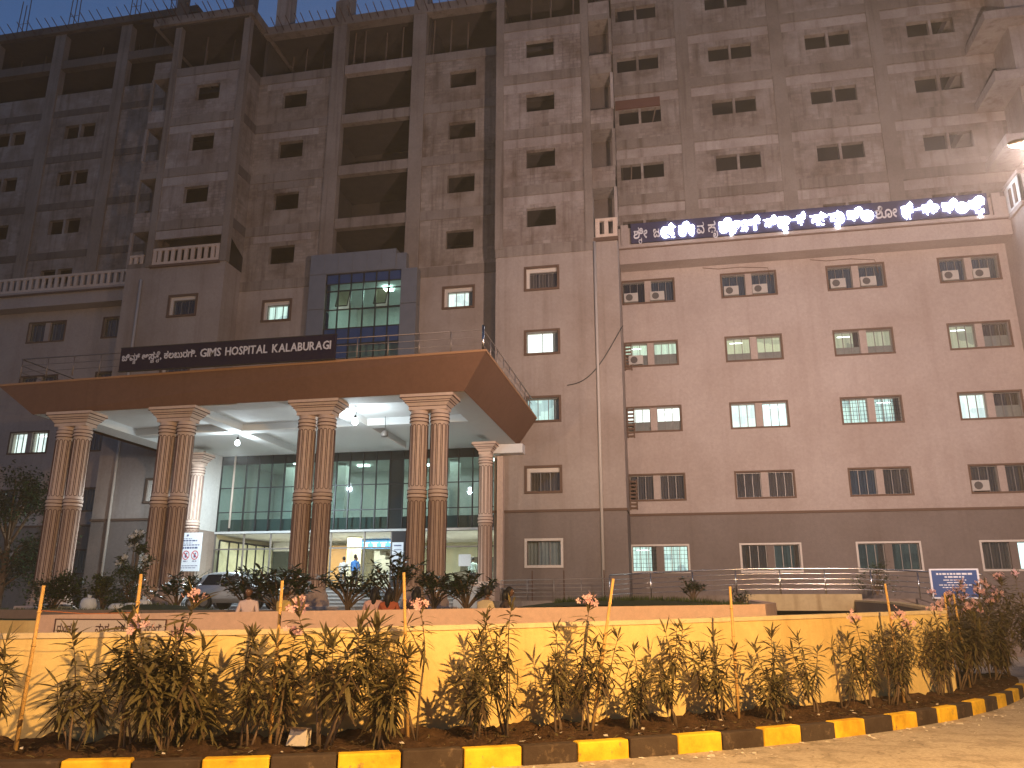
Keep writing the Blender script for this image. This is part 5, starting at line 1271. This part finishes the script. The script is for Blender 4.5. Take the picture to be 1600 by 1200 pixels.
# planted mound at the right
mb = MB(); n = 26
for j in range(7):
    for i in range(n+1):
        u = i/n; v = j/6; x = -4.8+6.9*u; y = 22.5+5.5*v; mb.v.append((x, y, 1.60+.30*math.sin(math.pi*u)**.5*math.sin(math.pi*min(v+.15, 1))+rnd.uniform(-.02, .02)))
for j in range(6):
    for i in range(n): p = j*(n+1)+i; mb.f.append((p, p+1, p+n+2, p+n+1)); mb.m.append(0)
tag(part('planted_mound', mb, M['grass'], smooth=True), kind='structure')
mb = MB()
for i in range(5000):
    u, v = rnd.random(), rnd.random(); x = -3.6+5.6*u; y = 24+3.5*v; z = 1.58+.30*math.sin(math.pi*(x+4.8)/6.9)**.5*math.sin(math.pi*min((y-22.5)/5.5+.15, 1)); h = rnd.uniform(.08, .2); a = rnd.uniform(0, 6.28)
    mb.tri((x-.012*math.cos(a), y-.012*math.sin(a), z), (x+.012*math.cos(a), y+.012*math.sin(a), z), (x+rnd.uniform(-.06, .06), y, z+h))
tag(part('mound_grass', mb, M['grass_blade'], fix=False), 'rough grass on the planted mound before the tower', 'grass', kind='stuff')
# big dark tree at the left edge
def tree(x, y, z, h, rad, seed, label):
    rnd = random.Random(seed); o = thing('garden_tree', label, 'tree', (x, y, z)); st, lf = MB(), MB()
    st.tube([(x, y, z-.1), (x+.1, y, z+h*.3), (x+.05, y, z+h*.6)], [.2, .15, .09], 8); cl = []
    for i in range(26):
        a = rnd.uniform(0, 6.28); u = rnd.random(); r = rad*math.sqrt(rnd.random())*(1-.55*abs(u-.45))
        c = Vector((x+r*math.cos(a), y+r*math.sin(a), z+h*(.22+.75*u))); cl.append((c, rnd.uniform(.35, .6)*rad*.6)); st.tube([(x+.05, y, z+h*(.15+.4*u)), tuple((Vector((x, y, z+h*(.3+.5*u)))+c)/2), tuple(c)], [.07, .04, .012], 5)
    for i in range(8000):
        c, r = rnd.choice(cl); p = c+Vector((rnd.gauss(0, r*.55), rnd.gauss(0, r*.55), rnd.gauss(0, r*.45)))
        leaf(lf, p, Vector((rnd.uniform(-1, 1), rnd.uniform(-1, 1), rnd.uniform(-.6, .5))), rnd.uniform(.14, .28), .085, .25, rnd, 0, 2)
    part('trunk', st, M['stem'], o, smooth=True, fix=False); part('crown', lf, M['leaf_dk'], o, fix=False)
tree(-30.2, 32.5, 1.5, 6.2, 2.2, 31, 'dark dense tree at the left picture edge beside the porch')
# ------------------------------------------------------------------ people
def cloth(name, col): return plain(name, col, .85, scale=14, var=.12)
M['skin'] = plain('brown_skin', (.17, .085, .05), .55, var=.08); M['hair'] = plain('black_hair', (.012, .010, .009), .5)
M['shoe'] = plain('dark_shoe', (.03, .025, .02), .6); M['eye'] = plain('eye_white', (.6, .58, .55), .3)
def skinned(joints, edges, radii, root):
    me = bpy.data.meshes.new('figure'); names = list(joints); idx = {n: i for i, n in enumerate(names)}
    me.from_pydata([joints[n] for n in names], [(idx[a], idx[b]) for a, b in edges], []); o = bpy.data.objects.new('figure', me); C.objects.link(o)
    m = o.modifiers.new('skin', 'SKIN'); m.use_smooth_shade = True
    for n in names:
        r = radii[n]; sv = me.skin_vertices[0].data[idx[n]]; sv.radius = r if isinstance(r, tuple) else (r, r); sv.use_root = n == root
    s = o.modifiers.new('sub', 'SUBSURF'); s.levels = 2; s.render_levels = 2
    dg = bpy.context.evaluated_depsgraph_get(); dg.update(); r = bpy.data.meshes.new_from_object(o.evaluated_get(dg))
    v = [Vector(p.co) for p in r.vertices]; f = [tuple(p.vertices) for p in r.polygons]
    bpy.data.objects.remove(o); bpy.data.meshes.remove(me); bpy.data.meshes.remove(r); return v, f
def person(label, loc, face, shirt, trousers, seated, hair='short', bow=0.0, arms=None, group=None, turn=0.0):
    """face: heading in degrees, 0 = towards -Y (the viewer)"""
    o = thing('person', label, 'person', loc, group)
    if seated:
        J = {'pel': (0, .02, .11), 'spi': (0, .0, .30), 'che': (0, -.02-bow*.5, .45), 'nec': (0, -.03-bow, .575), 'hea': (0, -.05-bow*1.2, .64)}
        for s, n in ((-1, 'l'), (1, 'r')):
            J.update({'sh'+n: (s*.185, -.02-bow*.6, .50), 'el'+n: (s*.25, -.06-bow*.6, .27), 'wr'+n: (s*.16, -.24, .20), 'ha'+n: (s*.13, -.31, .19), 'hi'+n: (s*.1, -.02, .10), 'kn'+n: (s*.14, -.43, .10), 'an'+n: (s*.13, -.45, -.33), 'to'+n: (s*.14, -.58, -.37)})
        legz = .19
    else:
        J = {'pel': (0, 0, .93), 'spi': (0, .0, 1.10), 'che': (0, -bow*.4, 1.27), 'nec': (0, -bow, 1.44), 'hea': (0, -.01-bow*1.2, 1.50)}
        for s, n in ((-1, 'l'), (1, 'r')):
            J.update({'sh'+n: (s*.185, -bow*.5, 1.36), 'el'+n: (s*.24, -.02, 1.10), 'wr'+n: (s*.22, -.12, .88), 'ha'+n: (s*.21, -.16, .80), 'hi'+n: (s*.09, 0, .88), 'kn'+n: (s*.10, -.03, .49), 'an'+n: (s*.11, .02, .08), 'to'+n: (s*.13, -.13, .04)})
        legz = .95
    if arms: J.update(arms)
    Rd = {'pel': (.155, .11), 'spi': (.145, .10), 'che': (.165, .105), 'nec': .055, 'hea': .052}
    Ed = [('pel', 'spi'), ('spi', 'che'), ('che', 'nec'), ('nec', 'hea')]
    for n in 'lr':
        Rd.update({'sh'+n: .062, 'el'+n: .044, 'wr'+n: .03, 'ha'+n: (.034, .018), 'hi'+n: .09, 'kn'+n: .062, 'an'+n: .042, 'to'+n: .04})
        Ed += [('che', 'sh'+n), ('sh'+n, 'el'+n), ('el'+n, 'wr'+n), ('wr'+n, 'ha'+n), ('pel', 'hi'+n), ('hi'+n, 'kn'+n), ('kn'+n, 'an'+n), ('an'+n, 'to'+n)]
    v, f = skinned(J, Ed, Rd, 'pel'); mb = MB()
    V_ = {k: Vector(p) for k, p in J.items()}
    base = 0
    for q in f:
        c = sum((v[i] for i in q), Vector())/len(q)
        if min((c-V_['hal']).length, (c-V_['har']).length, (c-V_['wrl']).length*1.6, (c-V_['wrr']).length*1.6) < .085: m = 0
        elif c.z > V_['nec'].z-.005 and (c-V_['nec']).length < .16: m = 0
        elif min((c-V_['tol']).length, (c-V_['tor']).length) < .09: m = 3
        elif (seated and (c.y < -.15 and c.z < .17 or c.z < .04)) or (not seated and c.z < .9): m = 2
        else: m = 1
        mb.m.append(m)
    mb.v = [tuple(p) for p in v]; mb.f = [tuple(q) for q in f]
    # fingers and thumb
    for s, n in ((-1, 'l'), (1, 'r')):
        h = V_['ha'+n]; d = (h-V_['wr'+n]).normalized(); sd = Vector((1, 0, 0)); sd = (sd-d*sd.dot(d)).normalized(); dn = d.cross(sd)*(1 if d.cross(sd).z < 0 else -1)
        for k, ln in enumerate((.062, .075, .072, .055)):
            b = h+sd*(k-1.5)*.018+d*.01; mid = b+d*ln*.55; mb.tube([b, mid, mid+(d*.7+dn*.5)*ln*.45], [.009, .0085, .006], 6, 0)
        b = h-sd*s*.03-d*.02; mb.tube([b, b-sd*s*.025+d*.03, b-sd*s*.03+d*.055], [.011, .01, .007], 6, 0)
    # head: skull, jaw, nose, ears, eyes
    hc = V_['hea']+Vector((0, -.015, .115)); ct, st_ = math.cos(R(turn)), math.sin(R(turn))
    def hp(x, y, z): return hc+Vector((x*ct-y*st_, x*st_+y*ct, z))
    nr, ns = 12, 16; b0 = len(mb.v)
    for i in range(nr+1):
        ph = math.pi*i/nr
        for k in range(ns):
            th = 2*math.pi*k/ns; x, y, z = .076*math.sin(ph)*math.cos(th), .096*math.sin(ph)*math.sin(th), .118*math.cos(ph)
            if z < -.03: x *= 1-(-z-.03)*2.6; y = y*(1-(-z-.03)*1.5)-.006
            if y < -.06 and abs(x) < .02 and -.035 < z < .03: y -= .022*(1-abs(z+.02)/.05)
            mb.v.append(tuple(hp(x, y, z)))
    for i in range(nr):
        for k in range(ns): mb.f.append((b0+i*ns+k, b0+i*ns+(k+1) % ns, b0+(i+1)*ns+(k+1) % ns, b0+(i+1)*ns+k)); mb.m.append(0)
    for s in (-1, 1):
        mb.tube([hp(s*.074, .0, .018), hp(s*.084, .008, .005), hp(s*.076, .0, -.02)], [.01, .014, .008], 6, 0)
        mb.tube([hp(s*.032, -.078, .012), hp(s*.032, -.094, .012)], [.014, .008], 8, 4)
    mb.tube([hp(-.022, -.088, -.055), hp(0, -.094, -.057), hp(.022, -.088, -.055)], .006, 5, 5)
    rz = Matrix.Rotation(R(face), 3, 'Z'); L0 = Vector(loc); mb.v = [tuple(rz @ Vector(p)+L0) for p in mb.v]
    part('body', mb, [M['skin'], shirt, trousers, M['shoe'], M['eye'], M['trim']], o, smooth=True, fix=False)
    hm = MB(); b0 = 0
    for i in range(nr//2+3):
        ph = math.pi*i/nr
        for k in range(ns):
            th = 2*math.pi*k/ns; x, y, z = .084*math.sin(ph)*math.cos(th), .104*math.sin(ph)*math.sin(th), .126*math.cos(ph)
            if y < -.03 and z < .06: z = max(z, .055); y = max(y, -.088)
            hm.v.append(tuple(rz @ hp(x, y+.006, z)+L0))
    for i in range(nr//2+2):
        for k in range(ns): hm.f.append((i*ns+k, i*ns+(k+1) % ns, (i+1)*ns+(k+1) % ns, (i+1)*ns+k)); hm.m.append(0)
    if hair == 'long':
        P = [rz @ hp(0, .09, .03)+L0, rz @ hp(0, .115, -.1)+L0, rz @ hp(.01, .12, -.25)+L0, rz @ hp(.01, .10, -.36)+L0]
        hm.tube(P, [.075, .07, .05, .02], 10); 
        for s in (-1, 1): hm.tube([rz @ hp(s*.07, .03, .04)+L0, rz @ hp(s*.085, .05, -.08)+L0, rz @ hp(s*.07, .08, -.2)+L0], [.035, .04, .02], 8)
    part('hair', hm, M['hair'], o, smooth=True, fix=False)
    return o
SEAT = 1.27
tag(part('seat_ledge', MB().box(-13.5, 1.2, 17.95, 18.95, .6, SEAT), M['concrete']), 'stone seat ledge hidden behind the peach garden wall', 'ledge')
tr_dk = cloth('dark_trousers', (.03, .03, .04)); 
person('seated person in a pale pink-white shirt facing the road', (-10.0, 18.25, SEAT), 8, cloth('pale_pink_shirt', (.72, .55, .52)), tr_dk, True)
person('seated person in a yellow shirt turned away beside a stake', (-9.2, 18.35, SEAT), 155, cloth('mustard_shirt', (.62, .42, .12)), tr_dk, True, bow=.05)
person('seated person with long hair and a pale pink sleeve', (-6.95, 18.45, SEAT), 195, cloth('pink_blouse', (.55, .33, .30)), tr_dk, True, 'long', .04)
person('seated person in a rust-orange top under the pink flower cluster', (-6.55, 18.35, SEAT-.03), 178, cloth('rust_top', (.36, .09, .04)), tr_dk, True, 'long')
person('seated person in very dark clothes beside the leaning mid stake', (-5.95, 18.5, SEAT), 170, cloth('dark_top', (.05, .025, .02)), tr_dk, True, 'long')
person('seated person in a cream shirt below the back column', (-4.35, 18.5, SEAT), 150, cloth('cream_shirt', (.64, .50, .28)), tr_dk, True, 'short', .08)
person('seated person in a dark patterned top next to the cream shirt', (-3.98, 18.75, SEAT), 110, cloth('dark_patterned_top', (.06, .04, .035)), tr_dk, True, 'long', .1)
person('standing person in a blue shirt and dark trousers at the lobby door', (-16.35, 40.4, FL), 172, cloth('blue_shirt', (.06, .22, .55)), tr_dk, False)
person('standing person in a white shirt inside the lobby left of the blue shirt', (-17.6, 41.9, FL), 190, cloth('white_shirt', (.72, .76, .76)), cloth('grey_trousers', (.12, .12, .13)), False)
person('standing person in grey clothes between the white and blue shirts', (-17.05, 42.3, FL), 20, cloth('grey_kurta', (.30, .27, .22)), cloth('grey_kurta_trousers', (.30, .27, .22)), False)
person('person in a white shirt seen from behind at the right lobby counter', (-10.75, 43.2, FL), 180, cloth('pale_shirt', (.62, .74, .72)), tr_dk, False)
person('person with a pale cap at the foot of the lobby steps behind the dark shrub', (-13.3, 40.2, FL-.35), 185, cloth('dark_red_shirt', (.16, .05, .04)), tr_dk, False)

# ------------------------------------------------------------------ parked car, scooters, sacks, pots
def car(x, y, z, label):
    o = thing('parked_car', label, 'car', (x, y, z)); B = MB()
    # stations along the length: x, zlow, zbelt, ztop, half width low, half width top
    S = [(0, .42, .62, .78, .60, .52), (.04, .30, .72, .95, .74, .62), (.12, .26, .86, 1.16, .80, .62), (.35, .24, .90, 1.40, .82, .60), (.7, .24, .92, 1.49, .83, .60), (1.3, .24, .92, 1.52, .83, .61), (1.9, .24, .91, 1.50, .83, .60), (2.35, .24, .90, 1.30, .83, .62), (2.72, .24, .88, 1.00, .82, .68), (3.2, .25, .80, .88, .80, .70), (3.5, .28, .68, .76, .74, .66), (3.62, .40, .58, .64, .62, .55)]
    n = len(S)
    for (sx, zl, zbt, zt_, w, wt) in S:
        ring_ = [(-w*.92, zl), (-w, (zl+zbt)/2), (-w*.985, zbt), (-(w+wt)/2*.97, (zbt+zt_)/2+.02), (-wt, zt_-.03), (-wt*.6, zt_+.012), (wt*.6, zt_+.012), (wt, zt_-.03), ((w+wt)/2*.97, (zbt+zt_)/2+.02), (w*.985, zbt), (w, (zl+zbt)/2), (w*.92, zl)]
        B.v += [(x+sx, y+p[0], z+p[1]) for p in ring_]
    for i in range(n-1):
        for k in range(12): B.f.append((i*12+k, i*12+(k+1) % 12, (i+1)*12+(k+1) % 12, (i+1)*12+k)); B.m.append(0)
    B.f.append(tuple(range(12))); B.m.append(0); B.f.append(tuple((n-1)*12+k for k in range(12))); B.m.append(0)
    paint = plain('silver_car_paint', (.50, .53, .56), .25, .6, .5, var=.03); body = part('body', B, paint, o, smooth=True)
    wm = plain('car_glass', (.012, .014, .016), .08, 0, .6)
    for s in (-1, 1):
        for (a, b_, c, d) in (((.42, .98), (1.25, .98), (1.25, 1.42), (.62, 1.40)), ((1.32, .98), (2.28, .98), (2.02, 1.40), (1.32, 1.42))):
            q = [(x+p[0], y+s*(.83-.21*(p[1]-.92)/.58+.012), z+p[1]) for p in (a, b_, c, d)]; part('side_window', MB().quad(*q), wm, o, fix=False)
        for wx in (.62, 2.95):
            wh = part('wheel', MB().tube([(x+wx, y+s*.72, z+.29), (x+wx, y+s*.86, z+.29)], .29, 24), M['black'], o)
            part('rim', MB().tube([(x+wx, y+s*.85, z+.29), (x+wx, y+s*.872, z+.29)], .19, 16), M['alum'], wh)
            part('wheel_arch', MB().tube([(x+wx, y+s*.70, z+.30), (x+wx, y+s*.838, z+.30)], .345, 24), plain('wheel_arch_gap', (.01, .01, .01), .9), wh)
        part('tail_light', MB().box(x-.005, x+.1, y+s*.66-.07, y+s*.66+.07, z+.78, z+1.02), plain('tail_lamp', (.3, .02, .02), .3), o)
    part('rear_window', MB().quad((x+.125, y-.52, z+1.0), (x+.125, y+.52, z+1.0), (x+.30, y+.48, z+1.34), (x+.30, y-.48, z+1.34)), wm, o, fix=False)
    part('rear_bumper', MB().box(x-.05, x+.1, y-.7, y+.7, z+.32, z+.55), paint, o)
car(-20.15, 32.7, SITE+.0, 'silver hatchback parked across the foot of the entrance steps')
def scooter(x, y, z, rot, col, label):
    o = thing('parked_scooter', label, 'scooter', (x, y, z), 'two-wheelers parked near the porch'); rm_ = Matrix.Rotation(R(rot), 3, 'Z')
    def T_(p): return tuple(rm_ @ Vector(p)+Vector((x, y, z)))
    pm = plain('scooter_paint', col, .3, 0, .5)
    for wx in (-.6, .6):
        w = MB().tube([T_((wx, -.05, .24)), T_((wx, .05, .24))], .24, 18); wo = part('wheel', w, M['black'], o); part('rim', MB().tube([T_((wx, -.056, .24)), T_((wx, .056, .24))], .13, 12), M['alum'], wo)
    part('rear_body', MB().tube([T_((-.8, 0, .55)), T_((-.5, 0, .62)), T_((-.1, 0, .52)), T_((.0, 0, .3))], [.09, .16, .15, .07], 10), pm, o, smooth=True)
    part('floor_board', MB().tube([T_((0, 0, .28)), T_((.35, 0, .27))], .1, 8), pm, o, smooth=True)
    part('front_shield', MB().tube([T_((.36, 0, .26)), T_((.42, 0, .55)), T_((.46, 0, .9)), T_((.44, 0, 1.0))], [.10, .16, .13, .08], 10), pm, o, smooth=True)
    part('seat', MB().tube([T_((-.75, 0, .74)), T_((-.4, 0, .78)), T_((-.02, 0, .74))], [.08, .13, .09], 10), M['black'], o, smooth=True)
    part('handlebar', MB().tube([T_((.42, -.3, 1.02)), T_((.46, 0, 1.0)), T_((.42, .3, 1.02))], .018, 6), M['black'], o, smooth=True)
    part('headlight', MB().tube([T_((.5, 0, .92)), T_((.58, 0, .92))], [.09, .07], 12), M['letter'], o)
    part('front_fork', MB().tube([T_((.46, 0, .7)), T_((.6, 0, .24))], .03, 6), M['alum'], o)
scooter(-20.9, 34.2, SITE, 20, (.25, .06, .16), 'magenta scooter parked between the steps and the silver car')
scooter(-22.6, 31.5, SITE, 75, (.03, .03, .035), 'dark scooter behind the bushes between the left column pairs')
sk = plain('white_sack_cloth', (.60, .64, .66), .7, scale=9, var=.15)
for i, (x, y, w, h, lab) in enumerate(((-20.9, 25.0, .7, .22, 'flat white sheet lying on the lawn at far left'), (-18.2, 23.2, .28, .42, 'upright white sack leaning under the yellowish croton'), (-17.25, 23.3, .26, .24, 'small bluish sack left of the white sack row'), (-16.75, 23.3, .24, .26, 'middle white sack on the lawn edge'), (-16.3, 23.25, .28, .36, 'largest white sack at the right end of the row'))):
    o = thing('white_sack', lab, 'sack', (x, y, 1.5), 'white sacks on the lawn'); mb = MB(); rnd = random.Random(i)
    nr, ns = 6, 12
    for a in range(nr+1):
        ph = math.pi*a/nr
        for k in range(ns):
            th = 2*math.pi*k/ns; rr = 1+rnd.uniform(-.12, .12); mb.v.append((x+w*rr*math.copysign(abs(math.sin(ph))**.6, 1)*math.cos(th), y+w*.7*rr*abs(math.sin(ph))**.6*math.sin(th), 1.55+h/2+h*.5*math.copysign(abs(math.cos(ph))**.7, math.cos(ph))))
    for a in range(nr):
        for k in range(ns): mb.f.append((a*ns+k, a*ns+(k+1) % ns, (a+1)*ns+(k+1) % ns, (a+1)*ns+k)); mb.m.append(0)
    part('sack_body', mb, sk, o, smooth=True)
    if h > .3: part('tied_neck', MB().tube([(x, y, 1.55+h), (x+.02, y, 1.62+h)], [.05, .07], 8), sk, o)
for i, x in enumerate((-24.35, -23.95, -23.6)):
    o = thing('potted_plant', '%s potted plant on the landing beside the notice board' % ('leftmost', 'middle', 'right')[i], 'potted plant', (x, 36.9, FL), 'potted plants on the landing')
    part('pot', MB().lathe([(.001, FL), (.10, FL), (.14, FL+.22), (.12, FL+.22), (.001, FL+.18)], x, 36.9, 12), plain('terracotta_pot', (.35, .15, .08), .8), o, smooth=True)
    lf = MB(); rnd = random.Random(50+i)
    for k in range(26): t = rnd.uniform(0, 6.28); leaf(lf, Vector((x, 36.9, FL+.2)), Vector((math.cos(t)*.6, math.sin(t)*.6, rnd.uniform(.4, 1.2))), rnd.uniform(.2, .42), .05, .25, rnd)
    part('foliage', lf, M['leaf_md'], o, fix=False)

# ------------------------------------------------------------------ added haze standing in for the lens flare glow round the lamp
hm = bpy.data.materials.new('flare_haze'); hm.use_nodes = True; hn = hm.node_tree; hn.nodes.remove(hn.nodes['Principled BSDF'])
pv = hn.nodes.new('ShaderNodeVolumePrincipled'); pv.inputs['Density'].default_value = HAZE; pv.inputs['Color'].default_value = (.9, .88, .86, 1); pv.inputs['Anisotropy'].default_value = .0
hn.links.new(pv.outputs[0], hn.nodes['Material Output'].inputs['Volume'])
tag(part('haze', MB().box(-405, 405, -305, 505, -1.2, 60), hm), 'thin added haze through the whole place, standing in for lens flare', 'haze', kind='stuff')
